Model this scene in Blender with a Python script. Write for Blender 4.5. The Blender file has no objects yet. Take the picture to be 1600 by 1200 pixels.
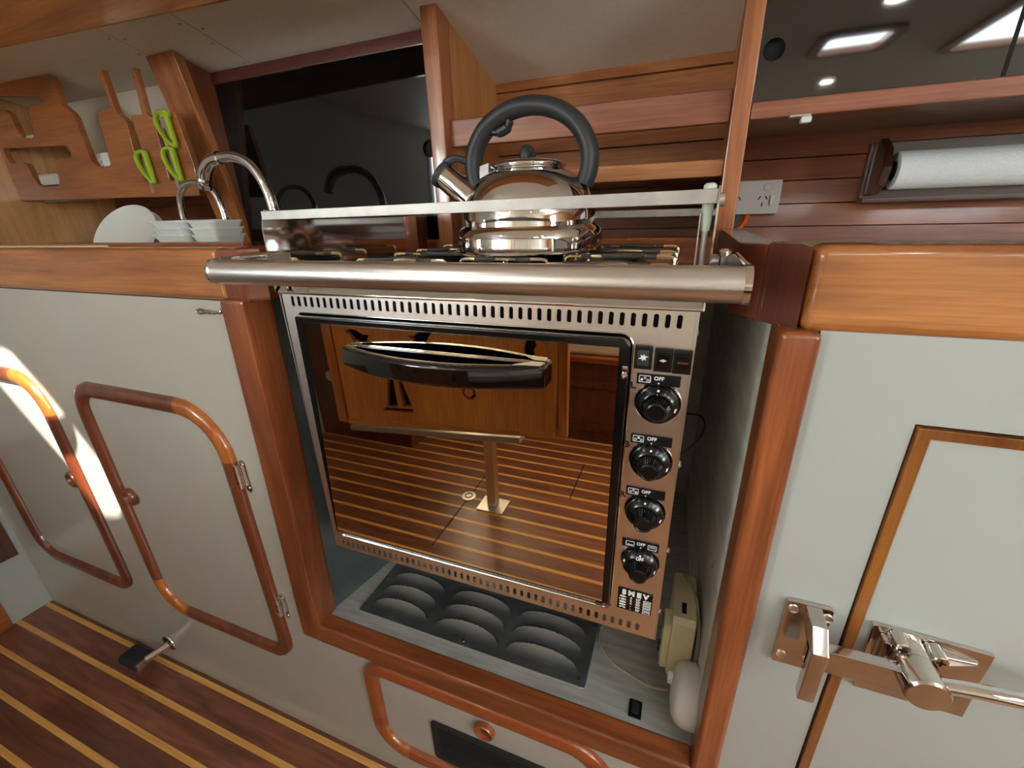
import bpy, bmesh, math, random
from mathutils import Vector, Matrix
random.seed(7)
PI = math.pi
sc = bpy.context.scene
COL = sc.collection

# ------------------------------------------------------------------ camera
cam_d = bpy.data.cameras.new('camera'); cam = bpy.data.objects.new('camera', cam_d); COL.objects.link(cam)
cam_d.sensor_width = 36; cam_d.lens = 36 * 678.83 / 1600; cam_d.clip_start = 0.01
RR = ((0.93321594, 0.35806192, -0.02999466), (0.10671123, -0.35589398, -0.9284138), (-0.34310455, 0.86320979, -0.37033516))
cam.matrix_world = Matrix(((RR[0][0], -RR[1][0], -RR[2][0], 0.0), (RR[0][1], -RR[1][1], -RR[2][1], -0.4), (RR[0][2], -RR[1][2], -RR[2][2], 1.04), (0, 0, 0, 1)))
sc.camera = cam
# ------------------------------------------------------------------ world, sun, exposure
w = bpy.data.worlds.new('world'); sc.world = w; w.use_nodes = True
bg = w.node_tree.nodes['Background']
sky = w.node_tree.nodes.new('ShaderNodeTexSky'); sky.sky_type = 'NISHITA'; sky.sun_disc = False; sky.sun_elevation = math.radians(42); sky.sun_rotation = math.radians(150)
w.node_tree.links.new(sky.outputs[0], bg.inputs['Color']); bg.inputs['Strength'].default_value = 0.25
SUN = Vector((0.52, -0.62, 0.90)).normalized()
sd = bpy.data.lights.new('sun', 'SUN'); sd.energy = 11; sd.angle = math.radians(0.6); sd.color = (1, 0.93, 0.82)
so = bpy.data.objects.new('sun', sd); COL.objects.link(so); so.rotation_euler = SUN.to_track_quat('Z', 'Y').to_euler(); so.location = (1, -1, 3)
sc.view_settings.view_transform = 'Standard'; sc.view_settings.look = 'None'; sc.view_settings.gamma = 1
sc.view_settings.exposure = 0.85
HATCH_E = 8.0; FAR_FILL_E = 16.0; END_FILL_E = 22.0; LAMP_E = 60.0

# ------------------------------------------------------------------ materials
def srgb(r, g, b):
    f = lambda c: (c / 255 / 12.92) if c / 255 <= 0.04045 else ((c / 255 + 0.055) / 1.055) ** 2.4
    return (f(r), f(g), f(b), 1)
MATS = {}
def mat(name, color, rough=0.5, metal=0.0, coat=0.0, emit=None, estr=0.0, noise=0.0, nscale=40, bump=0.0, bscale=200, trans=0.0, spec=0.5, aniso=0.0, stretch=(1, 1, 1)):
    m = bpy.data.materials.new(name); m.use_nodes = True; nt = m.node_tree; b = nt.nodes['Principled BSDF']
    b.inputs['Base Color'].default_value = color; b.inputs['Roughness'].default_value = rough; b.inputs['Metallic'].default_value = metal
    b.inputs['Coat Weight'].default_value = coat; b.inputs['Coat Roughness'].default_value = 0.06; b.inputs['Specular IOR Level'].default_value = spec
    b.inputs['Transmission Weight'].default_value = trans
    if aniso: b.inputs['Anisotropic'].default_value = aniso
    if emit: b.inputs['Emission Color'].default_value = emit; b.inputs['Emission Strength'].default_value = estr
    if noise or bump:
        tc = nt.nodes.new('ShaderNodeTexCoord'); mp = nt.nodes.new('ShaderNodeMapping'); mp.inputs['Scale'].default_value = stretch
        nt.links.new(tc.outputs['Object'], mp.inputs[0])
    if noise:
        n = nt.nodes.new('ShaderNodeTexNoise'); n.inputs['Scale'].default_value = nscale; n.inputs['Detail'].default_value = 6
        nt.links.new(mp.outputs[0], n.inputs['Vector'])
        r = nt.nodes.new('ShaderNodeValToRGB'); r.color_ramp.elements[0].position = 0.3; r.color_ramp.elements[1].position = 0.72
        c = list(color); r.color_ramp.elements[0].color = [x * (1 - noise) for x in c[:3]] + [1]; r.color_ramp.elements[1].color = [min(1, x * (1 + noise)) for x in c[:3]] + [1]
        nt.links.new(n.outputs['Fac'], r.inputs[0]); nt.links.new(r.outputs[0], b.inputs['Base Color'])
    if bump:
        n2 = nt.nodes.new('ShaderNodeTexNoise'); n2.inputs['Scale'].default_value = bscale; n2.inputs['Detail'].default_value = 4
        nt.links.new(mp.outputs[0], n2.inputs['Vector'])
        bp = nt.nodes.new('ShaderNodeBump'); bp.inputs['Strength'].default_value = bump; bp.inputs['Distance'].default_value = 0.002
        nt.links.new(n2.outputs['Fac'], bp.inputs['Height']); nt.links.new(bp.outputs[0], b.inputs['Normal'])
    MATS[name] = m
    return m
def wood(name, c1, c2, axis, coat=0.6, rough=0.35, sc_=1.0, streak=0.35, ang=0.0, figure=0.5):
    m = bpy.data.materials.new(name); m.use_nodes = True; nt = m.node_tree; b = nt.nodes['Principled BSDF']; L = nt.links.new
    b.inputs['Roughness'].default_value = rough; b.inputs['Coat Weight'].default_value = coat; b.inputs['Coat Roughness'].default_value = 0.1
    tc = nt.nodes.new('ShaderNodeTexCoord')
    def mp(a, c):
        n = nt.nodes.new('ShaderNodeMapping'); s = [c * sc_] * 3; s['XYZ'.index(axis)] = a * sc_
        n.inputs['Scale'].default_value = s; n.inputs['Rotation'].default_value = (ang if axis != 'X' else 0, ang if axis == 'X' else 0, 0); L(tc.outputs['Object'], n.inputs[0]); return n
    n1 = nt.nodes.new('ShaderNodeTexNoise'); n1.inputs['Scale'].default_value = 1.0; n1.inputs['Detail'].default_value = 5; n1.inputs['Distortion'].default_value = 1.2
    L(mp(2.2, 17).outputs[0], n1.inputs['Vector'])
    n2 = nt.nodes.new('ShaderNodeTexNoise'); n2.inputs['Scale'].default_value = 1.0; n2.inputs['Detail'].default_value = 8; n2.inputs['Roughness'].default_value = 0.7
    L(mp(9, 260).outputs[0], n2.inputs['Vector'])
    n3 = nt.nodes.new('ShaderNodeTexNoise'); n3.inputs['Scale'].default_value = 1.0; n3.inputs['Detail'].default_value = 2
    L(mp(1.5, 4).outputs[0], n3.inputs['Vector'])
    r = nt.nodes.new('ShaderNodeValToRGB'); r.color_ramp.elements[0].position = 0.5 - 0.5 * figure * 0.62; r.color_ramp.elements[1].position = 0.5 + 0.5 * figure * 0.5 + 0.02
    r.color_ramp.elements[0].color = c2; r.color_ramp.elements[1].color = c1
    L(n1.outputs['Fac'], r.inputs[0])
    r2 = nt.nodes.new('ShaderNodeValToRGB'); r2.color_ramp.elements[0].position = 0.35; r2.color_ramp.elements[1].position = 0.65
    g = 1 - streak; r2.color_ramp.elements[0].color = (g, g * 0.95, g * 0.9, 1); r2.color_ramp.elements[1].color = (1, 1, 1, 1)
    L(n2.outputs['Fac'], r2.inputs[0])
    r3 = nt.nodes.new('ShaderNodeValToRGB'); r3.color_ramp.elements[0].position = 0.3; r3.color_ramp.elements[1].position = 0.7
    r3.color_ramp.elements[0].color = (0.78, 0.72, 0.7, 1); r3.color_ramp.elements[1].color = (1.1, 1.1, 1.1, 1)
    L(n3.outputs['Fac'], r3.inputs[0])
    mx = nt.nodes.new('ShaderNodeMix'); mx.data_type = 'RGBA'; mx.blend_type = 'MULTIPLY'; mx.inputs[0].default_value = 1
    L(r.outputs[0], mx.inputs[6]); L(r2.outputs[0], mx.inputs[7])
    mx2 = nt.nodes.new('ShaderNodeMix'); mx2.data_type = 'RGBA'; mx2.blend_type = 'MULTIPLY'; mx2.inputs[0].default_value = 1
    L(mx.outputs[2], mx2.inputs[6]); L(r3.outputs[0], mx2.inputs[7]); L(mx2.outputs[2], b.inputs['Base Color'])
    MATS[name] = m
    return m

TO, TD = srgb(190, 112, 58), srgb(140, 70, 34)
teak_x = wood('teak_x', TO, TD, 'X'); teak_y = wood('teak_y', TO, TD, 'Y')
teak_z = wood('teak_z', srgb(172, 98, 56), srgb(128, 66, 36), 'Z')
teak_fid = wood('teak_fiddle', srgb(208, 136, 68), srgb(160, 90, 40), 'X', coat=0.8)
teak_dark = wood('teak_dark', srgb(128, 62, 34), srgb(90, 40, 22), 'X', coat=0.6)
teak_post = wood('teak_post', srgb(198, 126, 80), srgb(166, 94, 54), 'Z', coat=0.5)
teak_plank = wood('teak_plank', srgb(182, 112, 76), srgb(140, 80, 52), 'X', coat=0.35, rough=0.4)
teak_plank_light = wood('teak_plank_light', srgb(220, 152, 98), srgb(184, 116, 70), 'X', coat=0.35, rough=0.4)
teak_rail = wood('teak_rail', srgb(178, 112, 82), srgb(144, 82, 60), 'X', coat=0.25, rough=0.45)
ply_z = wood('ply_z', srgb(222, 162, 98), srgb(192, 126, 68), 'Z', coat=0.4, figure=0.8, streak=0.25)
ply_diag = wood('ply_diag', srgb(232, 184, 124), srgb(204, 150, 88), 'Z', coat=0.3, ang=0.6, streak=0.18)
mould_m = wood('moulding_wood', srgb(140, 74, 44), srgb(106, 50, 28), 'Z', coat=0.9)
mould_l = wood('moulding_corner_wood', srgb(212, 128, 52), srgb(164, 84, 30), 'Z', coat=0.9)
mould3_m = wood('moulding_low_wood', srgb(186, 98, 50), srgb(148, 70, 32), 'X', coat=0.9)
rack_m = wood('rack_wood', srgb(214, 140, 78), srgb(150, 84, 46), 'X', coat=0.5, figure=0.9)
mahog = wood('mahogany', srgb(112, 58, 40), srgb(84, 40, 28), 'Z', coat=0.5)
leaf_m = wood('leaf_veneer', srgb(240, 176, 100), srgb(220, 142, 68), 'Z', coat=0.5, figure=0.8)
edge_w = wood('edging_wood', srgb(170, 108, 48), srgb(120, 66, 24), 'Z', coat=0.8)
white = mat('white_laminate', srgb(184, 181, 171), 0.22, coat=0.3, noise=0.02, nscale=9)
white_r = mat('white_laminate_satin', srgb(176, 179, 174), 0.4, coat=0.1)
cream = mat('cream_lining', srgb(238, 230, 214), 0.55, noise=0.03, nscale=120, bump=0.12, bscale=500)
cream_p = mat('cream_counter', srgb(226, 214, 190), 0.5)
steel = mat('brushed_steel', (0.88, 0.81, 0.75, 1), 0.30, 1.0, noise=0.08, nscale=30)
steel_s = mat('satin_steel', (0.76, 0.73, 0.70, 1), 0.3, 1.0)
steel_p = mat('polished_steel', (0.72, 0.69, 0.66, 1), 0.07, 1.0)
kettle_m = mat('kettle_steel', (0.74, 0.71, 0.69, 1), 0.045, 1.0, noise=0.03, nscale=60)
chrome = mat('chrome', (0.8, 0.8, 0.8, 1), 0.05, 1.0)
bronze = mat('polished_bronze_steel', (0.58, 0.52, 0.47, 1), 0.13, 1.0, noise=0.15, nscale=25)
alu = mat('aluminium_bar', (0.50, 0.48, 0.45, 1), 0.5, 0.8, noise=0.12, nscale=60)
liner = mat('grey_liner_sheet', srgb(176, 177, 172), 0.36, 0.2, noise=0.22, nscale=14, bump=0.1, bscale=120, stretch=(1, 8, 1))
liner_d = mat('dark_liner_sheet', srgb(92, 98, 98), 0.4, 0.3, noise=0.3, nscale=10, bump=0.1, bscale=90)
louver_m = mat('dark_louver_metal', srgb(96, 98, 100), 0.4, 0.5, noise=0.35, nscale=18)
blackp = mat('black_plastic', srgb(16, 16, 17), 0.28)
blackg = mat('black_gloss', srgb(8, 8, 9), 0.08, coat=0.5)
blackm = mat('black_matt', srgb(7, 7, 7), 0.8)
rubber = mat('black_rubber', srgb(34, 36, 38), 0.6)
soft_black = mat('kettle_grip', srgb(52, 54, 56), 0.45)
acrylic = mat('smoked_acrylic', srgb(14, 13, 14), 0.035, spec=0.5)
acrylic.node_tree.nodes['Principled BSDF'].inputs['IOR'].default_value = 1.85
mirror = mat('bronze_mirror_glass', (0.72, 0.56, 0.37, 1), 0.015, 1.0)
silver = mat('silver_plate', srgb(190, 190, 188), 0.35, 0.7)
whitep = mat('white_print', srgb(235, 235, 232), 0.5)
redink = mat('marker_ink', srgb(70, 12, 12), 0.5)
porcelain = mat('white_porcelain', srgb(226, 230, 228), 0.14, coat=0.5)
cream_pl = mat('cream_plastic', srgb(222, 212, 172), 0.45, noise=0.05, nscale=90)
white_pl = mat('white_plastic', srgb(222, 224, 220), 0.3)
paper = mat('paper', srgb(228, 230, 232), 0.85, bump=0.6, bscale=220)
green = mat('lime_plastic', srgb(164, 190, 36), 0.35)
orange = mat('orange_cable', srgb(226, 96, 22), 0.45)
greyc = mat('grey_cable', srgb(72, 78, 84), 0.5)
socket_m = mat('grey_socket', srgb(196, 192, 190), 0.35)
cable_m = mat('beige_cable', srgb(170, 160, 135), 0.5)
grate_m = mat('grate_wire', (0.30, 0.28, 0.26, 1), 0.35, 0.9)
brassw = mat('brass_wire', (0.72, 0.62, 0.40, 1), 0.2, 1.0)
brown_fab = mat('cream_upholstery', srgb(216, 208, 192), 0.85, noise=0.1)
def emis(name, col, s):
    return mat(name, (0.8, 0.8, 0.8, 1), 0.4, emit=col, estr=s)
hatch_e = emis('hatch_pane', (0.82, 0.95, 1.0, 1), HATCH_E)
end_fill_e = emis('end_fill_pane', (0.84, 0.96, 1.0, 1), END_FILL_E)
far_fill_e = emis('window_pane', (0.80, 0.94, 1.0, 1), FAR_FILL_E)
lamp_e = emis('lamp_glow', (1.0, 0.93, 0.82, 1), LAMP_E)

def floor_mat():
    m = bpy.data.materials.new('teak_and_holly_sole'); m.use_nodes = True; nt = m.node_tree; b = nt.nodes['Principled BSDF']; L = nt.links.new
    b.inputs['Roughness'].default_value = 0.33; b.inputs['Coat Weight'].default_value = 0.35; b.inputs['Coat Roughness'].default_value = 0.15
    tc = nt.nodes.new('ShaderNodeTexCoord'); sp = nt.nodes.new('ShaderNodeSeparateXYZ'); L(tc.outputs['Object'], sp.inputs[0])
    def math_(op, a, v=None, v2=None):
        n = nt.nodes.new('ShaderNodeMath'); n.operation = op
        if isinstance(a, (int, float)): n.inputs[0].default_value = a
        else: L(a, n.inputs[0])
        if v is not None:
            if isinstance(v, (int, float)): n.inputs[1].default_value = v
            else: L(v, n.inputs[1])
        return n.outputs[0]
    P = 0.0635
    t = math_('DIVIDE', math_('ADD', sp.outputs['Y'], 0.0195 + P * 100), P)
    fr = math_('FRACT', t); idx = math_('FLOOR', t)
    strip = math_('LESS_THAN', fr, 0.185)
    # plank butt joints
    xo = math_('ADD', sp.outputs['X'], math_('MULTIPLY', idx, 0.371))
    pl = math_('FLOOR', math_('DIVIDE', xo, 0.62))
    cb = nt.nodes.new('ShaderNodeCombineXYZ'); L(idx, cb.inputs[0]); L(pl, cb.inputs[1])
    wn = nt.nodes.new('ShaderNodeTexWhiteNoise'); wn.noise_dimensions = '2D'; L(cb.outputs[0], wn.inputs['Vector'])
    def nz(a, c, d, det=6):
        mp = nt.nodes.new('ShaderNodeMapping'); mp.inputs['Scale'].default_value = (a, c, c); L(tc.outputs['Object'], mp.inputs[0])
        n = nt.nodes.new('ShaderNodeTexNoise'); n.inputs['Scale'].default_value = 1; n.inputs['Detail'].default_value = det; n.inputs['Distortion'].default_value = d; L(mp.outputs[0], n.inputs['Vector']); return n.outputs['Fac']
    r = nt.nodes.new('ShaderNodeValToRGB'); r.color_ramp.elements[0].position = 0.3; r.color_ramp.elements[1].position = 0.75
    r.color_ramp.elements[0].color = srgb(92, 50, 35); r.color_ramp.elements[1].color = srgb(140, 84, 60); L(nz(5, 55, 1.0), r.inputs[0])
    hsv = nt.nodes.new('ShaderNodeHueSaturation'); L(r.outputs[0], hsv.inputs['Color']); L(math_('ADD', math_('MULTIPLY', wn.outputs['Value'], 0.45), 0.78), hsv.inputs['Value'])
    r2 = nt.nodes.new('ShaderNodeValToRGB'); r2.color_ramp.elements[0].position = 0.3; r2.color_ramp.elements[1].position = 0.7
    r2.color_ramp.elements[0].color = srgb(204, 144, 72); r2.color_ramp.elements[1].color = srgb(230, 178, 98); L(nz(5, 120, 0.5), r2.inputs[0])
    mx = nt.nodes.new('ShaderNodeMix'); mx.data_type = 'RGBA'; L(strip, mx.inputs[0]); L(hsv.outputs[0], mx.inputs[6]); L(r2.outputs[0], mx.inputs[7])
    L(mx.outputs[2], b.inputs['Base Color'])
    return m
floor_m = floor_mat()

# ------------------------------------------------------------------ geometry helpers
class MB:
    def __init__(s): s.bm = bmesh.new()
    def _v(s, ps): return [s.bm.verts.new(p) for p in ps]
    def box(s, x0, x1, y0, y1, z0, z1, bev=0.0, seg=2, mi=0):
        vs = s._v([(x0, y0, z0), (x1, y0, z0), (x1, y1, z0), (x0, y1, z0), (x0, y0, z1), (x1, y0, z1), (x1, y1, z1), (x0, y1, z1)])
        fs = [s.bm.faces.new([vs[i] for i in f]) for f in ((0, 3, 2, 1), (4, 5, 6, 7), (0, 1, 5, 4), (1, 2, 6, 5), (2, 3, 7, 6), (3, 0, 4, 7))]
        for f in fs: f.material_index = mi
        if bev:
            es = list({e for f in fs for e in f.edges})
            bmesh.ops.bevel(s.bm, geom=es, offset=bev, segments=seg, profile=0.5, affect='EDGES', clamp_overlap=True)
        return s
    def prism(s, pts, ax, lo, hi, bev=0.0, seg=2):
        # pts: 2D polygon in the other two axes (order XY, XZ or YZ)
        def mk(p, h): return {'X': (h, p[0], p[1]), 'Y': (p[0], h, p[1]), 'Z': (p[0], p[1], h)}[ax]
        a = s._v([mk(p, lo) for p in pts]); b = s._v([mk(p, hi) for p in pts]); n = len(pts)
        fs = [s.bm.faces.new(a), s.bm.faces.new(b[::-1])]
        for i in range(n): fs.append(s.bm.faces.new((a[i], b[i], b[(i + 1) % n], a[(i + 1) % n])))
        bmesh.ops.recalc_face_normals(s.bm, faces=fs)
        if bev:
            es = list({e for f in fs[:2] for e in f.edges})
            bmesh.ops.bevel(s.bm, geom=es, offset=bev, segments=seg, profile=0.5, affect='EDGES', clamp_overlap=True)
        return s
    def hexa(s, p, bev=0.0):
        # eight corners: bottom four then top four
        vs = s._v(p)
        fs = [s.bm.faces.new([vs[i] for i in f]) for f in ((0, 3, 2, 1), (4, 5, 6, 7), (0, 1, 5, 4), (1, 2, 6, 5), (2, 3, 7, 6), (3, 0, 4, 7))]
        bmesh.ops.recalc_face_normals(s.bm, faces=fs)
        if bev:
            bmesh.ops.bevel(s.bm, geom=list({e for f in fs for e in f.edges}), offset=bev, segments=2, profile=0.5, affect='EDGES', clamp_overlap=True)
        return s
    def tube(s, path, r, n=12, closed=False, sy=1.0, up=None, cap=True):
        P = [Vector(p) for p in path]; m = len(P); rs = r if isinstance(r, (list, tuple)) else [r] * m
        rings = []; nrm = None
        for i, p in enumerate(P):
            if closed: t = P[(i + 1) % m] - P[i - 1]
            else: t = P[min(i + 1, m - 1)] - P[max(i - 1, 0)]
            t.normalize()
            if up is not None: nrm = Vector(up); nrm = (nrm - t * nrm.dot(t)).normalized()
            elif nrm is None:
                a = Vector((0, 0, 1)) if abs(t.z) < 0.9 else Vector((1, 0, 0)); nrm = (a - t * a.dot(t)).normalized()
            else: nrm = (nrm - t * nrm.dot(t)).normalized()
            bn = t.cross(nrm)
            rings.append(s._v([p + (nrm * math.cos(2 * PI * k / n) + bn * math.sin(2 * PI * k / n) * sy) * rs[i] for k in range(n)]))
        for i in range(m if closed else m - 1):
            a, b = rings[i], rings[(i + 1) % m]
            for k in range(n): s.bm.faces.new((a[k], a[(k + 1) % n], b[(k + 1) % n], b[k]))
        if not closed and cap:
            s.bm.faces.new(rings[0][::-1]); s.bm.faces.new(rings[-1])
        return s
    def lathe(s, prof, c=(0, 0, 0), axis=(0, 0, 1), n=48, ribs=None):
        ax = Vector(axis).normalized(); a = Vector((1, 0, 0)) if abs(ax.x) < 0.9 else Vector((0, 1, 0)); u = (a - ax * a.dot(ax)).normalized(); v = ax.cross(u); c = Vector(c)
        rings = []
        for r, h in prof:
            if r < 1e-6: rings.append([s.bm.verts.new(c + ax * h)])
            else:
                rings.append(s._v([c + ax * h + (u * math.cos(2 * PI * k / n) + v * math.sin(2 * PI * k / n)) * (r * (1 if not ribs or k % 2 else ribs)) for k in range(n)]))
        for i in range(len(rings) - 1):
            a, b = rings[i], rings[i + 1]
            for k in range(n):
                if len(a) == 1 and len(b) == 1: continue
                if len(a) == 1: s.bm.faces.new((a[0], b[(k + 1) % n], b[k]))
                elif len(b) == 1: s.bm.faces.new((a[k], a[(k + 1) % n], b[0]))
                else: s.bm.faces.new((a[k], a[(k + 1) % n], b[(k + 1) % n], b[k]))
        return s
    def mould(s, path, w_, t, y0, flags=None):
        # half round moulding on a vertical face y = y0 standing out towards -Y; path closed list of (x, z)
        m = len(path); K = 8; rings = []
        for i in range(m):
            p = Vector(path[i]); d = (Vector(path[(i + 1) % m]) - Vector(path[i - 1])).normalized(); nn = Vector((d.y, -d.x))
            rg = []
            for k in range(K + 1):
                a = PI * k / K; o = math.cos(a) * w_ / 2; h = t * (math.sin(a) ** 0.6)
                q = p + nn * o; rg.append((q.x, y0 - h, q.y))
            rings.append(s._v(rg))
        for i in range(m):
            a, b = rings[i], rings[(i + 1) % m]
            for k in range(K):
                f = s.bm.faces.new((a[k], a[k + 1], b[k + 1], b[k]))
                if flags and flags[i]: f.material_index = 1
        bmesh.ops.recalc_face_normals(s.bm, faces=s.bm.faces[:])
        return s
    def add_mesh(s, me, M=None):
        b2 = bmesh.new(); b2.from_mesh(me)
        if M is not None: b2.transform(M)
        t = bpy.data.meshes.new('t'); b2.to_mesh(t); b2.free(); s.bm.from_mesh(t); bpy.data.meshes.remove(t); return s
    def xf(s, M): s.bm.transform(M); return s

def setp(o, label=None, cat=None, group=None, kind=None):
    if label: o['label'] = label
    if cat: o['category'] = cat
    if group: o['group'] = group
    if kind: o['kind'] = kind
    return o
def obj(name, mb, m, parent=None, label=None, cat=None, group=None, kind=None, smooth=35, recalc=True):
    bm = mb.bm if isinstance(mb, MB) else mb
    if recalc: bmesh.ops.recalc_face_normals(bm, faces=bm.faces[:])
    me = bpy.data.meshes.new(name); bm.to_mesh(me); bm.free()
    for x in (m if isinstance(m, (list, tuple)) else [m]): me.materials.append(x)
    for p in me.polygons: p.use_smooth = True
    me.set_sharp_from_angle(angle=math.radians(smooth))
    o = bpy.data.objects.new(name, me); COL.objects.link(o)
    wn = o.modifiers.new('weighted', 'WEIGHTED_NORMAL'); wn.keep_sharp = True; wn.weight = 90
    if parent is not None:
        o.parent = parent
        # parts are modelled in world coordinates; express them in the parent's space
        wm = Matrix.Identity(4); p = parent; chain = []
        while p is not None: chain.append(p); p = p.parent
        for q in reversed(chain): wm = wm @ q.matrix_basis
        me.transform(wm.inverted())
    return setp(o, label, cat, group, kind)
def thing(name, loc, label=None, cat=None, group=None, kind=None):
    o = bpy.data.objects.new(name, None); o.location = loc; o.empty_display_size = 0.02; COL.objects.link(o)
    return setp(o, label, cat, group, kind)
def copy_tree(o, parent=None):
    c = o.copy(); COL.objects.link(c); c.parent = parent
    for ch in [x for x in COL.objects if x.parent == o]: copy_tree(ch, c)
    return c
def flat2d(outer, holes=(), depth=0.002, bevel=0.0, res=1):
    """mesh in the XY plane (2D polygons) with holes, thickness 2*depth about z=0"""
    cu = bpy.data.curves.new('c', 'CURVE'); cu.dimensions = '2D'; cu.fill_mode = 'BOTH'; cu.extrude = depth; cu.bevel_depth = bevel; cu.bevel_resolution = res
    for pts in [outer] + list(holes):
        sp = cu.splines.new('POLY'); sp.points.add(len(pts) - 1); sp.use_cyclic_u = True
        for i, p in enumerate(pts): sp.points[i].co = (p[0], p[1], 0, 1)
    ob = bpy.data.objects.new('c', cu); me = bpy.data.meshes.new_from_object(ob); bpy.data.objects.remove(ob); bpy.data.curves.remove(cu)
    return me
def text2d(s, size, bold=0.0, depth=0.0002, align='CENTER', sx=1.0):
    cu = bpy.data.curves.new('t', 'FONT'); cu.body = s; cu.size = size; cu.offset = bold; cu.extrude = depth; cu.align_x = align; cu.align_y = 'CENTER'; cu.resolution_u = 3
    ob = bpy.data.objects.new('t', cu); me = bpy.data.meshes.new_from_object(ob); bpy.data.objects.remove(ob); bpy.data.curves.remove(cu)
    if sx != 1.0: me.transform(Matrix.Diagonal((sx, 1, 1, 1)))
    return me
def faceY(x, y, z, s=1.0): return Matrix.Translation((x, y, z)) @ Matrix.Rotation(PI / 2, 4, 'X') @ Matrix.Scale(s, 4)   # 2D x->X, y->Z, normal -Y
def rrect(x0, x1, y0, y1, r, n=6):
    r = r if isinstance(r, (list, tuple)) else [r] * 4; out = []
    for (cx, cy, a0, rr) in ((x1, y0, -PI / 2, r[0]), (x1, y1, 0, r[1]), (x0, y1, PI / 2, r[2]), (x0, y0, PI, r[3])):
        ox = cx - rr if cx == x1 else cx + rr; oy = cy - rr if cy == y1 else cy + rr
        for k in range(n + 1):
            a = a0 + PI / 2 * k / n; out.append((ox + rr * math.cos(a), oy + rr * math.sin(a)))
    return out
def circ(cx, cy, r, n=24, ry=None): return [(cx + r * math.cos(2 * PI * k / n), cy + (ry or r) * math.sin(2 * PI * k / n)) for k in range(n)]
def catmull(pts, n=8, closed=False):
    P = [Vector(p) for p in pts]; out = []; m = len(P)
    for i in range(m if closed else m - 1):
        p0, p1, p2, p3 = (P[(i - 1) % m] if closed or i > 0 else P[0]), P[i], P[(i + 1) % m], (P[(i + 2) % m] if closed or i + 2 < m else P[-1])
        for k in range(n):
            t = k / n; out.append(0.5 * ((2 * p1) + (-p0 + p2) * t + (2 * p0 - 5 * p1 + 4 * p2 - p3) * t * t + (-p0 + 3 * p1 - 3 * p2 + p3) * t ** 3))
    if not closed: out.append(P[-1])
    return out
def screw_head(mb, c, ax, r=0.0035, t=0.0012):
    mb.lathe([(r, 0), (r, t * 0.5), (r * 0.75, t), (0, t)], c, ax, n=14)

# ------------------------------------------------------------------ the setting
obj('floor', MB().box(-1.72, 2.2, -2.3, 0.0, -0.03, 0.0), floor_m, kind='structure')
obj('wall_left', MB().box(-1.70, -1.66, -2.3, 0.0, 0.0, 1.62), white_r, kind='structure')
obj('wall_left_upper', MB().box(-1.70, -1.66, 0.0, 0.62, 0.0, 1.62), ply_diag, kind='structure')
# timber panels fixed on the left bulkhead
obj('trim_1', MB().box(-1.66, -1.652, -0.52, -0.014, 0.19, 0.50, 0.002), mahog, kind='structure')
obj('trim_2', MB().box(-1.66, -1.652, -0.56, -0.088, 0.0, 0.10, 0.002), teak_y, kind='structure')
# ceiling: sloping coachroof lining in panels, flat part over the cabin with a hatch opening
def cz(y): return 1.34 - 0.25 * (y - 0.35)
b = MB()
xs = [-1.66, -1.0385, -0.8535, -0.45, 0.62, 2.2]
for i in range(5):
    g0 = 0.0008 if i else 0; g1 = 0.0008
    for (ya, yb) in ((-0.45, 0.62),):
        b.hexa([(xs[i] + g0, ya, cz(ya)), (xs[i + 1] - g1, ya, cz(ya)), (xs[i + 1] - g1, yb, cz(yb)), (xs[i] + g0, yb, cz(yb)),
                (xs[i] + g0, ya, cz(ya) + 0.006), (xs[i + 1] - g1, ya, cz(ya) + 0.006), (xs[i + 1] - g1, yb, cz(yb) + 0.006), (xs[i] + g0, yb, cz(yb) + 0.006)])
ceiling = obj('ceiling', b, cream, kind='structure')
b = MB()
for x in (-1.0385, -0.8535, -0.4515, 0.6185): b.hexa([(x - 0.003, -0.45, cz(-0.45) + 0.001), (x + 0.003, -0.45, cz(-0.45) + 0.001), (x + 0.003, 0.62, cz(0.62) + 0.001), (x - 0.003, 0.62, cz(0.62) + 0.001),
        (x - 0.003, -0.45, cz(-0.45) + 0.004), (x + 0.003, -0.45, cz(-0.45) + 0.004), (x + 0.003, 0.62, cz(0.62) + 0.004), (x - 0.003, 0.62, cz(0.62) + 0.004)])
obj('seam_backing', b, blackm, ceiling)
for (x, y) in ((-0.868, 0.27), (-0.867, 0.325), (-0.866, 0.385), (-1.052, 0.262), (-1.024, 0.272), (-1.052, 0.31), (-0.84, 0.29)):
    b = MB(); screw_head(b, (x, y, cz(y)), (0, 0, -1), 0.0028, 0.001); obj('screw', b, silver, ceiling)
# flat cabin top
ZC = cz(-0.45)
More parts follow.
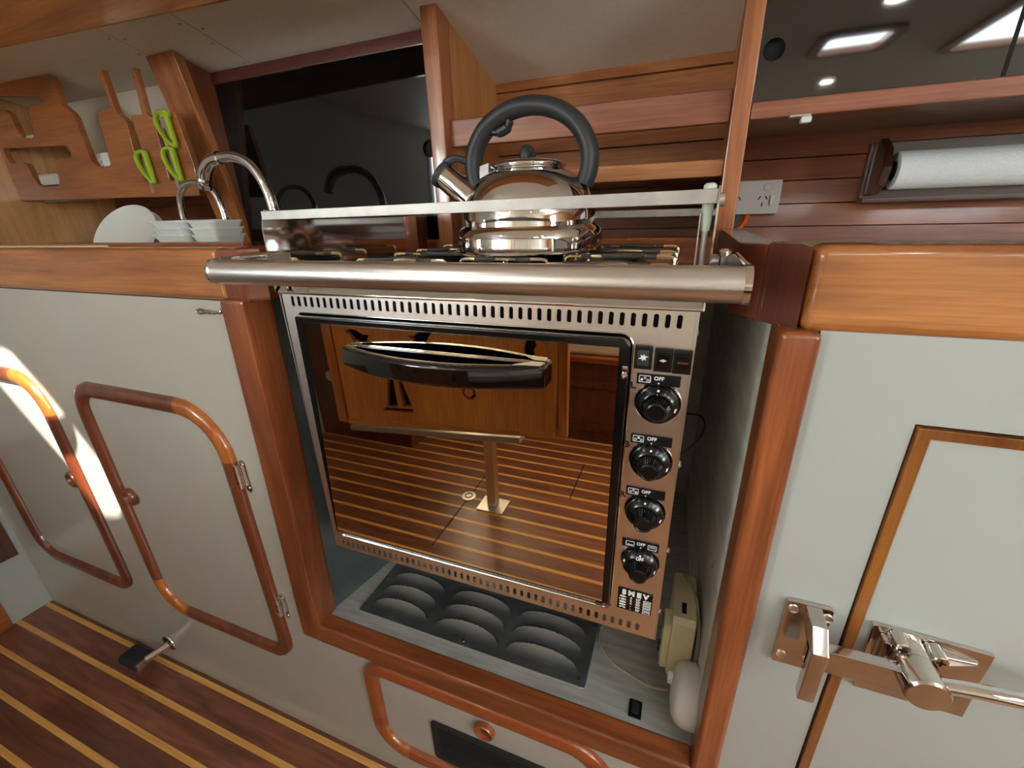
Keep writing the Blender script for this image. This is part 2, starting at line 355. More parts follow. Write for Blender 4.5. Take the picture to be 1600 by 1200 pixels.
# unseen companion hatch, outline shaped to cast the sun patch on the left cabinet
patch = [(-1.227, 0.832), (-1.196, 0.826), (-1.121, 0.730), (-1.049, 0.610), (-1.038, 0.494), (-1.075, 0.455), (-1.129, 0.442), (-1.185, 0.562), (-1.312, 0.732), (-1.37, 0.79), (-1.34, 0.832)]
hole = []
for (x, z) in patch:
    t = (ZC + 0.01 - z) / SUN.z; hole.append((x + SUN.x * t, SUN.y * t))
me = flat2d([(-1.70, -2.3), (2.2, -2.3), (2.2, -0.45), (-1.70, -0.45)], [hole, rrect(0.36, 0.54, -1.09, -0.89, 0.03), rrect(0.8, 1.3, -1.25, -0.75, 0.05)], 0.006)
b = MB().add_mesh(me, Matrix.Translation((0, 0, ZC + 0.006))); obj('ceiling_flat', b, cream, kind='structure')
for (n, x0, x1, y0, y1) in ((1, 0.36, 0.54, -1.09, -0.89), (2, 0.8, 1.3, -1.25, -0.75)):
    fr = thing('window_%d' % n, ((x0 + x1) / 2, (y0 + y1) / 2, ZC), kind='structure')
    me = flat2d(rrect(x0 - 0.03, x1 + 0.03, y0 - 0.03, y1 + 0.03, 0.05), [rrect(x0, x1, y0, y1, 0.03)], 0.008, 0.002)
    obj('hatch_frame', MB().add_mesh(me, Matrix.Translation((0, 0, ZC - 0.004))), teak_x, fr)
    me = flat2d(rrect(x0, x1, y0, y1, 0.03), [], 0.003)
    obj('pane', MB().add_mesh(me, Matrix.Translation((0, 0, ZC + 0.012))), hatch_e, fr)
# the beam above the galley front edge
beam = MB(); A, B2 = (-1.66, 0.088, 1.32), (0.9, 0.30, 1.32)
beam.hexa([(-1.66, -0.03, 1.365), (0.0, 0.107, 1.365), (0.0, 0.224, 1.32), (-1.66, 0.088, 1.32), (-1.66, -0.03, 1.47), (0.0, 0.107, 1.46), (0.0, 0.224, 1.42), (-1.66, 0.088, 1.45)], 0.008)
obj('trim_3', beam, teak_fid, kind='structure')
# opposite side of the cabin
obj('wall_far', MB().box(-1.70, 2.2, -2.34, -2.3, 0.0, 1.62), mahog, kind='structure')
obj('wall_right', MB().box(2.2, 2.24, -2.3, 0.7, 0.0, 1.62), ply_z, kind='structure')
for i, (x0, x1) in enumerate(((-1.35, -0.55), (-0.35, 0.45), (0.7, 1.5))):  # added far windows, unseen, made tall and bright to light cabin and ceiling
    fr = thing('window_%d' % (i + 3), ((x0 + x1) / 2, -2.3, 1.15), kind='structure')
    me = flat2d(rrect(x0 - 0.03, x1 + 0.03, 1.00, 1.42, 0.07), [rrect(x0, x1, 1.03, 1.39, 0.05)], 0.008, 0.002)
    obj('window_frame', MB().add_mesh(me, faceY(0, -2.292, 0) @ Matrix.Rotation(0, 4, 'Z')), silver, fr)
    obj('pane', MB().add_mesh(flat2d(rrect(x0, x1, 1.03, 1.39, 0.05), [], 0.002), faceY(0, -2.294, 0)), far_fill_e, fr)
# added glowing windows high in both ends of the cabin, as unseen fill light
for (n, x, s_, y0, y1) in ((6, -1.66, 1, -2.22, -1.66), (7, 2.2, -1, -1.55, -1.05)):
    d = thing('window_%d' % n, (x, (y0 + y1) / 2, 1.1), kind='structure')
    b = MB()
    for (ya, yb, z0, z1) in ((y0 - 0.04, y0, 1.0, 1.46), (y1, y1 + 0.04, 1.0, 1.46), (y0, y1, 1.0, 1.04), (y0, y1, 1.42, 1.46)):
        b.box(min(x, x + 0.012 * s_), max(x, x + 0.012 * s_), ya, yb, z0, z1)
    obj('window_frame', b, teak_z, d)
    obj('pane', MB().box(min(x + 0.001 * s_, x + 0.006 * s_), max(x + 0.001 * s_, x + 0.006 * s_), y0, y1, 1.04, 1.42), end_fill_e, d)
# hull side behind the galley: lapped planks
def planks(name, x0, x1, y, z0, z1, pitch, m, tilt=0.006):
    b = MB(); z = z0
    while z < z1 - 1e-4:
        zt = min(z + pitch, z1)
        b.hexa([(x0, y - tilt, z + 0.002), (x1, y - tilt, z + 0.002), (x1, y + 0.012, z), (x0, y + 0.012, z), (x0, y, zt), (x1, y, zt), (x1, y + 0.012, zt), (x0, y + 0.012, zt)])
        z = zt
    return obj(name, b, m, kind='structure')
planks('wall_back', -0.45, 1.3, 0.58, 0.92, 1.11, 0.0385, teak_plank)
planks('wall_back_upper', -0.45, 0.045, 0.58, 1.11, 1.285, 0.0385, teak_plank_light)
planks('wall_back_right', 0.045, 1.3, 0.58, 1.11, 1.285, 0.0385, teak_plank)
planks('wall_back_left', -1.66, -0.94, 0.52, 0.93, 1.13, 0.05, teak_dark)
obj('wall_side_lining', MB().hexa([(-1.66, 0.50, 1.12), (-0.97, 0.50, 1.12), (-0.97, 0.52, 1.12), (-1.66, 0.52, 1.12), (-1.66, 0.40, 1.33), (-0.97, 0.40, 1.33), (-0.97, 0.42, 1.33), (-1.66, 0.42, 1.33)]), cream, kind='structure')
obj('wall_hull', MB().box(-1.70, 2.2, 0.62, 0.66, 0.0, 1.62), mahog, kind='structure')

# ------------------------------------------------------------------ left galley cabinet
def round_path(c, r, n=7):
    """rounded closed polygon through corners c with radii r; returns points and corner index per point (-1 on straights)"""
    pts = []; fl = []; m = len(c)
    for i in range(m):
        p = Vector(c[i]); a = (Vector(c[i - 1]) - p).normalized(); d = (Vector(c[(i + 1) % m]) - p).normalized()
        ang = a.angle(d); t = r[i] / math.tan(ang / 2); s0 = p + a * t; s1 = p + d * t
        ctr = p + (a + d).normalized() * (r[i] / math.sin(ang / 2)); v0 = s0 - ctr; v1 = s1 - ctr
        tot = v0.angle_signed(v1)
        for k in range(n + 1):
            an = -tot * k / n; v = Vector((v0.x * math.cos(an) - v0.y * math.sin(an), v0.x * math.sin(an) + v0.y * math.cos(an)))
            pts.append(tuple(ctr + v)); fl.append(i if k < n else -1)
    return pts, fl
def finger_pull(x, z, y, parent, m, r=0.019):
    b = MB(); b.lathe([(r, 0), (r, 0.006), (r * 0.88, 0.0095), (r * 0.74, 0.009), (r * 0.66, 0.004), (r * 0.64, 0.002)], (x, y, z), (0, -1, 0), 32)
    obj('finger_pull', b, m, parent)
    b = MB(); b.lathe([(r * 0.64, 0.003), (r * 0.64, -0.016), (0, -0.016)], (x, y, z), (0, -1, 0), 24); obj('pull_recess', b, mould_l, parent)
def hinge(x, z, parent):
    b = MB(); b.prism(rrect(x + 0.004, x + 0.016, z - 0.030, z + 0.030, 0.005), 'Y', -0.0025, 0, 0.0006)
    b.lathe([(0, -0.022), (0.0042, -0.021), (0.0042, 0.021), (0, 0.022)], (x, -0.0075, z), (0, 0, 1), 16)
    for k in range(3): b.lathe([(0.0047, 0), (0.0047, 0.009)], (x, -0.0075, z - 0.019 + k * 0.0145), (0, 0, 1), 16)
    b.box(x - 0.004, x + 0.008, -0.0045, -0.001, z - 0.018, z + 0.018, 0.001)
    for dz in (-0.022, 0.022): screw_head(b, (x + 0.011, -0.0025, z + dz), (0, -1, 0), 0.0025, 0.0008)
    obj('hinge', b, steel_p, parent)
cabL = thing('galley_cabinet', (-1.05, 0.2, 0), 'white laminate galley cabinet with two round-cornered doors, left of the cooker', 'cabinet')
holes = []
D1, F1 = round_path([(-1.51, 0.765), (-1.15, 0.765), (-1.15, 0.235), (-1.51, 0.235)], [0.05, 0.075, 0.04, 0.07])
D2, F2 = round_path([(-1.017, 0.765), (-0.652, 0.765), (-0.652, 0.235), (-1.017, 0.235)], [0.045, 0.085, 0.04, 0.075])
D3, F3 = round_path([(-0.449, 0.300), (-0.03, 0.300), (-0.03, 0.085), (-0.449, 0.085)], [0.035, 0.06, 0.04, 0.06])
me = flat2d([(-1.66, 0), (-0.562, 0), (-0.562, 0.94), (-1.66, 0.94)], [D1, D2], 0.006)
obj('front_panel', MB().add_mesh(me, faceY(0, 0.006, 0)), white, cabL)
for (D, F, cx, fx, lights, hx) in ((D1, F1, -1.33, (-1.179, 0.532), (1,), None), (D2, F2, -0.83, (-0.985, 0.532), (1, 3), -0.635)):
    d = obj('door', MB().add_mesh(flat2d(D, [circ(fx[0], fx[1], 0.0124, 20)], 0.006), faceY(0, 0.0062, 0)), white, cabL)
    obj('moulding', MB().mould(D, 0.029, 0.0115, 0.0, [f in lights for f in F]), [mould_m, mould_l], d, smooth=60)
    finger_pull(fx[0], fx[1], -0.0005, d, mould_m)
    if hx:
        for z in (0.655, 0.372): hinge(hx, z, d)
# small cabin hook on the white face near the upright
hk = thing('cabin_hook', (-0.60, 0, 0.921), 'small chrome cabin hook on the white panel beside the left upright', 'hook')
b = MB(); b.tube(catmull([(-0.572, -0.004, 0.926), (-0.588, -0.006, 0.924), (-0.600, -0.006, 0.9265), (-0.611, -0.006, 0.928), (-0.617, -0.006, 0.9255), (-0.611, -0.006, 0.9225), (-0.599, -0.006, 0.924)], 6), 0.0018, 8); obj('hook_bar', b, steel_p, hk)
b = MB(); b.lathe([(0.0055, 0), (0.0055, 0.002), (0.0035, 0.004), (0.003, 0.007), (0, 0.008)], (-0.571, 0, 0.926), (0, -1, 0), 18); obj('base_plate', b, steel_p, hk)
# foot pump pedal
fp = thing('foot_pump_pedal', (-1.10, 0, 0.06), 'black rubber foot pump pedal on a chrome arm low on the white cabinet', 'pedal')
b = MB(); b.lathe([(0.0, 0.0045), (0.017, 0.0035), (0.022, 0.0015), (0.0225, 0)], (-1.103, 0, 0.062), (0, -1, 0), 28); obj('wall_plate', b, steel_p, fp)
b = MB(); b.tube([(-1.103, 0, 0.060), (-1.112, -0.020, 0.056), (-1.124, -0.044, 0.052)], [0.0085, 0.008, 0.0075], 16); b.box(-1.124, -1.119, -0.066, -0.026, 0.038, 0.058, 0.002); obj('arm', b, steel_p, fp)
b = MB(); b.prism(rrect(-1.192, -1.122, -0.071, -0.024, [0.006, 0.006, 0.010, 0.010]), 'Z', 0.038, 0.058, 0.006, 3)
for k in range(6): b.box(-1.186, -1.130, -0.067 + k * 0.0068, -0.0645 + k * 0.0068, 0.0575, 0.0595, 0.0005)
obj('rubber_pad', b, rubber, fp)

# ------------------------------------------------------------------ stove recess (timber surround, metal liner)
rec = thing('stove_recess', (-0.23, 0.2, 0.36), 'metal lined cooker recess framed in varnished reddish timber', 'recess')
# uprights: outer face, rounded arris
b = MB(); b.hexa([(-0.586, -0.012, 0.325), (-0.539, -0.012, 0.325), (-0.539, 0.035, 0.325), (-0.586, 0.035, 0.325), (-0.562, -0.012, 0.945), (-0.517, -0.012, 0.945), (-0.517, 0.035, 0.945), (-0.562, 0.035, 0.945)], 0.006); obj('upright', b, teak_z, rec)
b = MB(); b.box(0.076, 0.106, -0.012, 0.035, 0.0, 0.945, 0.006, 3); obj('upright', b, teak_z, rec)
b = MB(); b.box(-0.545, 0.078, -0.0125, 0.020, 0.325, 0.366, 0.006, 3); obj('sill', b, wood('teak_sill', srgb(172, 96, 54), srgb(126, 64, 34), 'X', coat=0.8), rec)
b = MB(); b.hexa([(-0.548, 0.012, 0.36), (0.081, 0.012, 0.36), (0.068, 0.606, 0.36), (-0.43, 0.606, 0.36), (-0.548, 0.012, 0.363), (0.081, 0.012, 0.363), (0.068, 0.606, 0.363), (-0.43, 0.606, 0.363)]); obj('liner_floor', b, liner, rec)
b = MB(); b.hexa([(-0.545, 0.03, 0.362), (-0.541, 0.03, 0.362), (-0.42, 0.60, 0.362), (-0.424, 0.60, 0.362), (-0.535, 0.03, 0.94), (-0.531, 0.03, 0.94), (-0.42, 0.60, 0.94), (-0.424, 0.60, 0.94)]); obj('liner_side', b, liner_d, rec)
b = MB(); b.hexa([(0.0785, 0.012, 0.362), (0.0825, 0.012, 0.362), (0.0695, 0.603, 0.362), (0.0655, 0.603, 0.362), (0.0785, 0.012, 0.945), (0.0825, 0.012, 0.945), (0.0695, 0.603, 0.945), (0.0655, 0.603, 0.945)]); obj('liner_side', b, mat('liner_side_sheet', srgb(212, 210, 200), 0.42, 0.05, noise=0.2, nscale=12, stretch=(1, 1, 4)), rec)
b = MB(); b.box(-0.45, 0.09, 0.605, 0.61, 0.362, 0.96); obj('liner_back', b, liner, rec)
for (y, z) in ((0.10, 0.60), (0.22, 0.66), (0.30, 0.78)):
    b = MB(); screw_head(b, (0.0775 - 0.02 * y, y, z), (-1, 0, 0), 0.003, 0.001); obj('screw', b, steel_p, rec)
# white lower panel with locker door below the recess
cabM = thing('locker_front', (-0.23, 0.02, 0), 'white locker front below the cooker recess with a vented round-cornered door', 'cabinet')
me = flat2d([(-0.562, 0), (0.076, 0), (0.076, 0.326), (-0.562, 0.326)], [D3], 0.006)
obj('front_panel', MB().add_mesh(me, faceY(0, 0.006, 0)), white, cabM)
vent_r = rrect(-0.328, -0.06, 0.115, 0.208, 0.006)
d3 = obj('door', MB().add_mesh(flat2d(D3, [vent_r, circ(-0.226, 0.250, 0.0118, 20)], 0.006), faceY(0, 0.0062, 0)), white, cabM)
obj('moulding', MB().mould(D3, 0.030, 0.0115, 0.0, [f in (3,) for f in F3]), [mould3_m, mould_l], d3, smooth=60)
finger_pull(-0.226, 0.250, -0.0005, d3, mould3_m, 0.018)
b = MB(); b.add_mesh(flat2d(rrect(-0.332, -0.056, 0.111, 0.212, 0.007), [rrect(-0.322, -0.066, 0.121, 0.202, 0.003)], 0.0015, 0.0008), faceY(0, -0.002, 0))
for k in range(11):
    z = 0.1235 + k * 0.0074; b.box(-0.323, -0.065, -0.0022, 0.004, z, z + 0.0030)
obj('vent_grille', b, rubber, d3)
obj('vent_back', MB().box(-0.33, -0.058, 0.0125, 0.014, 0.113, 0.21), blackm, d3)
# white part left of locker front under the cabinet: joins flush
# louvred plate in the recess floor
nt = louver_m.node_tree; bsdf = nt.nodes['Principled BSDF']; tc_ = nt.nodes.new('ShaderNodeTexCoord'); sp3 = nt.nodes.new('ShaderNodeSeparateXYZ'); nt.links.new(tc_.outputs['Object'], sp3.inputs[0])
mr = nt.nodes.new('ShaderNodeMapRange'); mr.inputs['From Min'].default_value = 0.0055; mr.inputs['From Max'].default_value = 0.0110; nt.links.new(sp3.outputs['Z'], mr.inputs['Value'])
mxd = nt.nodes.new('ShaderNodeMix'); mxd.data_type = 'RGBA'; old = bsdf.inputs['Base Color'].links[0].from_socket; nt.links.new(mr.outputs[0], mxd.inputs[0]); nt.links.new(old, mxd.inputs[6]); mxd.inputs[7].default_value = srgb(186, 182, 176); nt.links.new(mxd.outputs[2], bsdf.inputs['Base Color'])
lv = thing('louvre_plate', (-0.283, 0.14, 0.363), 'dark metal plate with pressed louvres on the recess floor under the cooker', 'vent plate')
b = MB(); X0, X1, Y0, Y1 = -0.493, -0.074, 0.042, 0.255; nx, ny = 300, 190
cols = [(-0.419, 0.056), (-0.285, 0.058), (-0.150, 0.060)]; rows = [0.058, 0.090, 0.122, 0.154, 0.186]
def lh(x, y):
    h = 0
    for cx, hw in cols:
        u = (x - cx) / hw
        if abs(u) < 1:
            e = (1 - u * u) ** 0.5
            for ry in rows:
                v = (y - ry) / (0.006 + 0.017 * e)        # 0 front .. 1 rear lip
                if 0 < v < 1: h = max(h, 0.0070 * e * v ** 1.1)
                elif 1 <= v < 1.16: h = min(h, -0.0040 * e)
    return h
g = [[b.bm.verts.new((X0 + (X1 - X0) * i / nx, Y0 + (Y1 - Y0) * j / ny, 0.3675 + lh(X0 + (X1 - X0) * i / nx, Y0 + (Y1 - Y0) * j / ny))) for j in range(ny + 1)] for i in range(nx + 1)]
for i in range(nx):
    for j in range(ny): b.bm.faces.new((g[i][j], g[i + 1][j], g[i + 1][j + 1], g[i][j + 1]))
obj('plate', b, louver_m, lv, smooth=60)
b = MB(); b.tube([(x, y, 0.3648) for (x, y) in rrect(X0, X1, Y0, Y1, 0.008)], 0.0016, 8, closed=True); obj('rolled_edge', b, silver, lv)
for (x, y) in ((-0.484, 0.053), (-0.283, 0.051), (-0.086, 0.053), (-0.486, 0.12), (-0.081, 0.15)):
    b = MB(); screw_head(b, (x, y, 0.3655), (0, 0, 1), 0.0042, 0.0022); obj('screw', b, chrome, lv)

# ------------------------------------------------------------------ fiddle rails round the worktops
fl = thing('fiddle_rail', (-1.1, 0.0, 0.975), 'varnished orange-brown timber fiddle along the left worktop front', 'rail')
b = MB(); b.box(-1.66, -0.549, -0.006, 0.026, 0.941, 1.0075, 0.008, 3); obj('front_board', b, teak_fid, fl)
b = MB(); b.prism([(-0.549, -0.006), (-0.512, -0.006), (-0.495, 0.012), (-0.495, 0.05), (-0.53, 0.05), (-0.549, 0.026)], 'Z', 0.941, 1.0075, 0.005); obj('corner_block', b, wood('teak_corner', srgb(176, 88, 38), srgb(128, 56, 22), 'Z', coat=0.8), fl)
b = MB(); b.box(-0.528, -0.498, 0.05, 0.385, 0.941, 1.0075, 0.005); obj('side_board', b, teak_y, fl)
fr_ = thing('fiddle_rail', (0.6, 0, 0.975), 'varnished orange timber fiddle of the right worktop, scratched dark at its corner', 'rail')
b = MB(); b.box(0.090, 1.2, -0.004, 0.03, 0.9425, 1.0095, 0.009, 3); obj('front_board', b, teak_fid, fr_)
b = MB(); b.prism([(0.0885, -0.002), (0.0885, 0.03), (0.0750, 0.046), (0.0640, 0.033)], 'Z', 0.9425, 1.008, 0.0015); obj('corner_block', b, wood('teak_corner_dark', srgb(120, 62, 42), srgb(92, 44, 30), 'Z', coat=0.8), fr_)
b = MB(); b.prism([(0.0638, 0.0335), (0.0746, 0.0465), (0.066, 0.36), (0.042, 0.36), (0.044, 0.060)], 'Z', 0.9425, 1.007, 0.0015); obj('side_board', b, wood('teak_side_dark', srgb(134, 62, 38), srgb(100, 42, 26), 'Y', coat=0.8), fr_)
b = MB(); b.box(-0.498, 0.042, 0.375, 0.395, 0.93, 0.993, 0.004); obj('stove_back_board', b, wood('teak_back', srgb(206, 116, 60), srgb(160, 80, 36), 'X', coat=0.5), None, 'varnished orange timber board across the back of the cooker, under the shelf', 'board')
# worktops
wl = obj('worktop', MB().box(-1.66, -0.528, 0.026, 0.52, 0.955, 0.972), cream_p, None, 'cream worktop around the sink behind the left timber fiddle', 'worktop')
obj('worktop', MB().box(0.066, 1.2, 0.03, 0.58, 0.955, 0.972), cream_p, None, 'cream worktop behind the right timber fiddle, under the paper towel', 'worktop')
obj('worktop_edge', MB().box(-1.40, -0.868, 0.030, 0.05, 0.972, 1.0085, 0.002), cream_p, None, 'thin cream worktop edge showing above the far left fiddle', 'board')  # cream strip standing for the laminate edge of the worktop
obj('dish_ledge', MB().box(-1.10, -0.60, 0.075, 0.09, 0.972, 1.0095, 0.002), teak_x, None, 'low brown timber ledge in front of the white dishes', 'ledge')

# ------------------------------------------------------------------ right cabinet with latched lid door
cabR = thing('galley_cabinet', (0.6, 0.2, 0), 'white cabinet right of the cooker with a timber edged door and heavy lever latch', 'cabinet')
me = flat2d([(0.106, 0), (1.2, 0), (1.2, 0.945), (0.106, 0.945)], [[(0.1835, 0.05), (0.75, 0.05), (0.75, 0.8735), (0.1835, 0.8735)]], 0.006)
obj('front_panel', MB().add_mesh(me, faceY(0, 0.006, 0)), white_r, cabR)
dr = obj('door', MB().box(0.1935, 0.74, -0.0005, 0.012, 0.06, 0.864), white_r, cabR)
b = MB(); b.add_mesh(flat2d([(0.1865, 0.053), (0.747, 0.053), (0.747, 0.8705), (0.1865, 0.8705)], [[(0.194, 0.0605), (0.7395, 0.0605), (0.7395, 0.8635), (0.194, 0.8635)]], 0.004, 0.001), faceY(0, 0.002, 0)); obj('edging', b, edge_w, dr)
obj('reveal', MB().add_mesh(flat2d([(0.180, 0.046), (0.754, 0.046), (0.754, 0.877), (0.180, 0.877)], [], 0.001), faceY(0, 0.0135, 0)), blackm, dr)
# door plate of the latch (a skewed plate), boss, arm, lever
b = MB(); b.prism([(0.201, 0.669), (0.290, 0.665), (0.290, 0.583), (0.204, 0.583)], 'Y', -0.006, -0.0005, 0.0015); obj('latch_plate', b, bronze, dr)
b = MB(); b.hexa([(0.207, -0.006, 0.628), (0.216, -0.006, 0.628), (0.216, -0.006, 0.662), (0.207, -0.006, 0.662), (0.209, -0.016, 0.634), (0.216, -0.016, 0.634), (0.216, -0.016, 0.660), (0.209, -0.016, 0.660)], 0.002)
b.lathe([(0.0165, 0), (0.0165, 0.016), (0.0155, 0.018), (0.0155, 0.0185), (0.0165, 0.020), (0.0165, 0.044), (0.0148, 0.046), (0, 0.0462)], (0.2305, -0.006, 0.648), (0, -1, 0), 40)
b.hexa([(0.24, -0.006, 0.642), (0.282, -0.006, 0.650), (0.282, -0.006, 0.656), (0.24, -0.006, 0.664), (0.24, -0.018, 0.645), (0.28, -0.009, 0.6515), (0.28, -0.009, 0.6545), (0.24, -0.018, 0.661)], 0.0015)
obj('latch_boss', b, bronze, dr)
b = MB(); b.box(0.146, 0.222, -0.040, -0.028, 0.629, 0.655, 0.0015); obj('latch_arm', b, bronze, dr)
b = MB(); b.tube(catmull([(0.236, -0.042, 0.654), (0.262, -0.045, 0.662), (0.30, -0.048, 0.668), (0.35, -0.050, 0.668), (0.40, -0.050, 0.660)], 6), 0.0062, 16); obj('latch_lever', b, chrome, dr)
for (x, z, y) in ((0.2195, 0.6625, -0.0205), (0.2475, 0.6585, -0.0205)):
    b = MB(); b.lathe([(0.0066, -0.014), (0.0062, 0.001), (0.0055, 0.0018), (0, 0.0018)], (x, y, z), (0, -1, 0), 24); s1 = obj('screw', b, bronze, dr)
    b = MB(); b.box(x - 0.0034, x + 0.0034, y - 0.0024, y - 0.0016, z - 0.0006, z + 0.0006); b.box(x - 0.0006, x + 0.0006, y - 0.0024, y - 0.0016, z - 0.0034, z + 0.0034); obj('screw_slot', b, blackm, dr)
# keeper on the fixed panel
kp = thing('latch_keeper', (0.15, 0, 0.63), 'bronze-toned metal keeper plate screwed beside the latched door', 'latch keeper')
b = MB(); b.prism(rrect(0.130, 0.170, 0.587, 0.673, 0.003), 'Y', -0.006, -0.0005, 0.0012); obj('keeper_plate', b, bronze, kp)
b = MB(); b.prism([(-0.006, 0.672), (-0.006, 0.655), (-0.034, 0.648), (-0.034, 0.594), (-0.044, 0.590), (-0.046, 0.594), (-0.046, 0.655), (-0.030, 0.672)], 'X', 0.146, 0.160, 0.0015); obj('keeper_hook', b, bronze, kp)
for (x, z) in ((0.137, 0.664), (0.166, 0.662), (0.137, 0.600)):
    b = MB(); b.lathe([(0.0045, 0.0), (0.0045, 0.0012), (0.003, 0.0004), (0, 0.0002)], (x, -0.006, z), (0, -1, 0), 18); obj('screw', b, steel, kp)

# ------------------------------------------------------------------ the marine cooker
ck = thing('marine_cooker', (-0.22, 0.2, 0.36), 'stainless steel gimballed cooker with mirrored oven door and four black knobs', 'cooker')
OY = -0.010
XL, XR = -0.453, 0.016
slots = []
for k in range(46):
    x = -0.4335 + k * 0.00965
    slots.append([(x + 0.0023 * math.cos(a) , 0.9475 + (0.0042 if math.sin(a) > 0 else -0.0042) + 0.0019 * math.sin(a)) for a in [PI * 2 * j / 12 + 0.01 for j in range(12)]])
for k in range(46):
    x = -0.4385 + k * 0.00958
    slots.append([(x + 0.0023 * math.cos(a), 0.5835 + (0.0036 if math.sin(a) > 0 else -0.0036) + 0.0019 * math.sin(a)) for a in [PI * 2 * j / 12 + 0.01 for j in range(12)]])
doorhole = round_path([(-0.4285, 0.9345), (-0.0360, 0.9345), (-0.0395, 0.6020), (-0.4390, 0.5985)], [0.006, 0.012, 0.009, 0.009], 6)[0]
knobs = [(-0.0105, 0.8705), (-0.0115, 0.8085), (-0.0120, 0.7480), (-0.0118, 0.6810)]
me = flat2d([(XL, 0.573), (0.012, 0.571), (XR, 0.958), (-0.449, 0.957)], slots + [doorhole], 0.0006)
obj('front_panel', MB().add_mesh(me, faceY(0, OY + 0.0006, 0)), steel, ck)
obj('slot_backing', MB().box(XL + 0.004, 0.010, 0.004, 0.006, 0.574, 0.955), blackm, ck)
b = MB(); b.box(XL, XL + 0.0015, OY, 0.40, 0.573, 0.957); b.box(XR - 0.0035, XR - 0.002, OY, 0.40, 0.571, 0.958); b.box(XL, XR - 0.003, 0.398, 0.40, 0.573, 0.957); b.box(XL, XR - 0.003, 0.006, 0.40, 0.573, 0.5745); obj('casing', b, steel_s, ck)
# top lip folding back to the hob
b = MB(); b.hexa([(-0.453, OY - 0.0015, 0.9555), (0.0175, OY - 0.0015, 0.9570), (0.0175, 0.008, 0.9570), (-0.453, 0.008, 0.9555), (-0.453, OY - 0.0015, 0.9585), (0.0175, OY - 0.0015, 0.9600), (0.0175, 0.010, 0.978), (-0.453, 0.010, 0.978)], 0.0008); obj('top_lip', b, steel_p, ck)
b = MB(); b.box(-0.453, 0.0175, 0.008, 0.395, 0.966, 0.972, 0.002); b.box(-0.453, 0.0175, 0.008, 0.012, 0.966, 0.980, 0.001); obj('hob_tray', b, steel_p, ck)
for (x, z) in ((0.0145, 0.935), (0.0145, 0.80), (0.0145, 0.69), (0.0145, 0.60)):
    b = MB(); b.lathe([(0.0042, 0), (0.0042, 0.0015), (0.002, 0.003), (0, 0.003)], (x, 0.006, z), (1, 0, 0), 14); obj('side_screw', b, chrome, ck)
# rolled surround of the door opening
b = MB(); b.tube([(x, OY - 0.0003, z) for (x, z) in doorhole], [0.0024 if z < 0.61 else (0.0019 if x < -0.3 and z < 0.93 else 0.0009) for (x, z) in doorhole], 10, closed=True); obj('door_surround', b, steel_p, ck)
obj('door_ledge', MB().hexa([(-0.437, OY - 0.001, 0.5995), (-0.041, OY - 0.001, 0.6030), (-0.041, 0.0025, 0.6030), (-0.437, 0.0025, 0.5995), (-0.437, OY - 0.001, 0.6015), (-0.041, OY - 0.001, 0.6050), (-0.041, 0.0025, 0.6210), (-0.437, 0.0025, 0.6170)]), mat('speckled_steel', srgb(120, 120, 118), 0.4, 0.8, noise=0.6, nscale=500), ck)
# door
b = MB(); ro = round_path([(-0.4235, 0.9325), (-0.0375, 0.9325), (-0.0405, 0.6190), (-0.4325, 0.6150)], [0.003, 0.009, 0.003, 0.003], 5)[0]
b.prism(ro, 'Y', -0.0225, 0.002, 0.002); dd = obj('oven_door', b, mat('door_black', srgb(9, 9, 10), 0.18), ck)
b = MB(); b.hexa([(-0.4270, -0.0240, 0.6200), (-0.0480, -0.0240, 0.6235), (-0.0480, -0.0228, 0.6235), (-0.4270, -0.0228, 0.6200), (-0.4075, -0.0240, 0.9260), (-0.0465, -0.0240, 0.9250), (-0.0465, -0.0228, 0.9250), (-0.4075, -0.0228, 0.9260)])
obj('door_glass', b, mirror, dd)
# handle: back plate and bowed grip
b = MB(); n = 24; top = []; bot = []
def hy(u): return -0.031 - 0.026 * (1 - u * u)
grip = []
for k in range(n + 1):
    u = -1 + 2 * k / n; x = -0.2300 + u * 0.1180; zc = 0.8933
    grip.append((x, hy(u), zc))
rings = []
for (x, y, z) in grip:
    hh = 0.0115; tt = 0.005
    ring = [(x, y - tt, z - hh + 0.003), (x, y - tt, z + hh - 0.004), (x, y - tt + 0.0015, z + hh - 0.0015), (x, y - tt + 0.004, z + hh), (x, y + tt, z + hh), (x, y + tt, z - hh), (x, y - tt + 0.003, z - hh)]
    rings.append([b.bm.verts.new(p) for p in ring])
for i in range(n):
    for k in range(7): b.bm.faces.new((rings[i][k], rings[i][(k + 1) % 7], rings[i + 1][(k + 1) % 7], rings[i + 1][k]))
b.bm.faces.new(rings[0]); b.bm.faces.new(rings[-1][::-1])
b.box(-0.349, -0.333, -0.036, -0.0235, 0.882, 0.905, 0.003); b.box(-0.129, -0.111, -0.037, -0.0235, 0.882, 0.905, 0.003)
b.box(-0.341, -0.121, -0.0285, -0.0238, 0.883, 0.9045, 0.001)
obj('handle', b, blackg, dd)
b = MB(); b.hexa([(-0.142, -0.040, 0.9051), (-0.116, -0.0365, 0.9051), (-0.114, -0.026, 0.9051), (-0.127, -0.026, 0.9051), (-0.142, -0.040, 0.9056), (-0.116, -0.0365, 0.9056), (-0.114, -0.026, 0.9056), (-0.127, -0.026, 0.9056)]); obj('handle_insert', b, silver, dd)
b = MB(); b.lathe([(0.0028, 0), (0.0028, 0.006), (0.001, 0.008), (0, 0.008)], (-0.0405, -0.0225, 0.899), (0, -1, 0.2), 12); b.box(-0.043, -0.038, -0.026, -0.0225, 0.901, 0.909, 0.001); obj('door_catch', b, steel_p, dd)
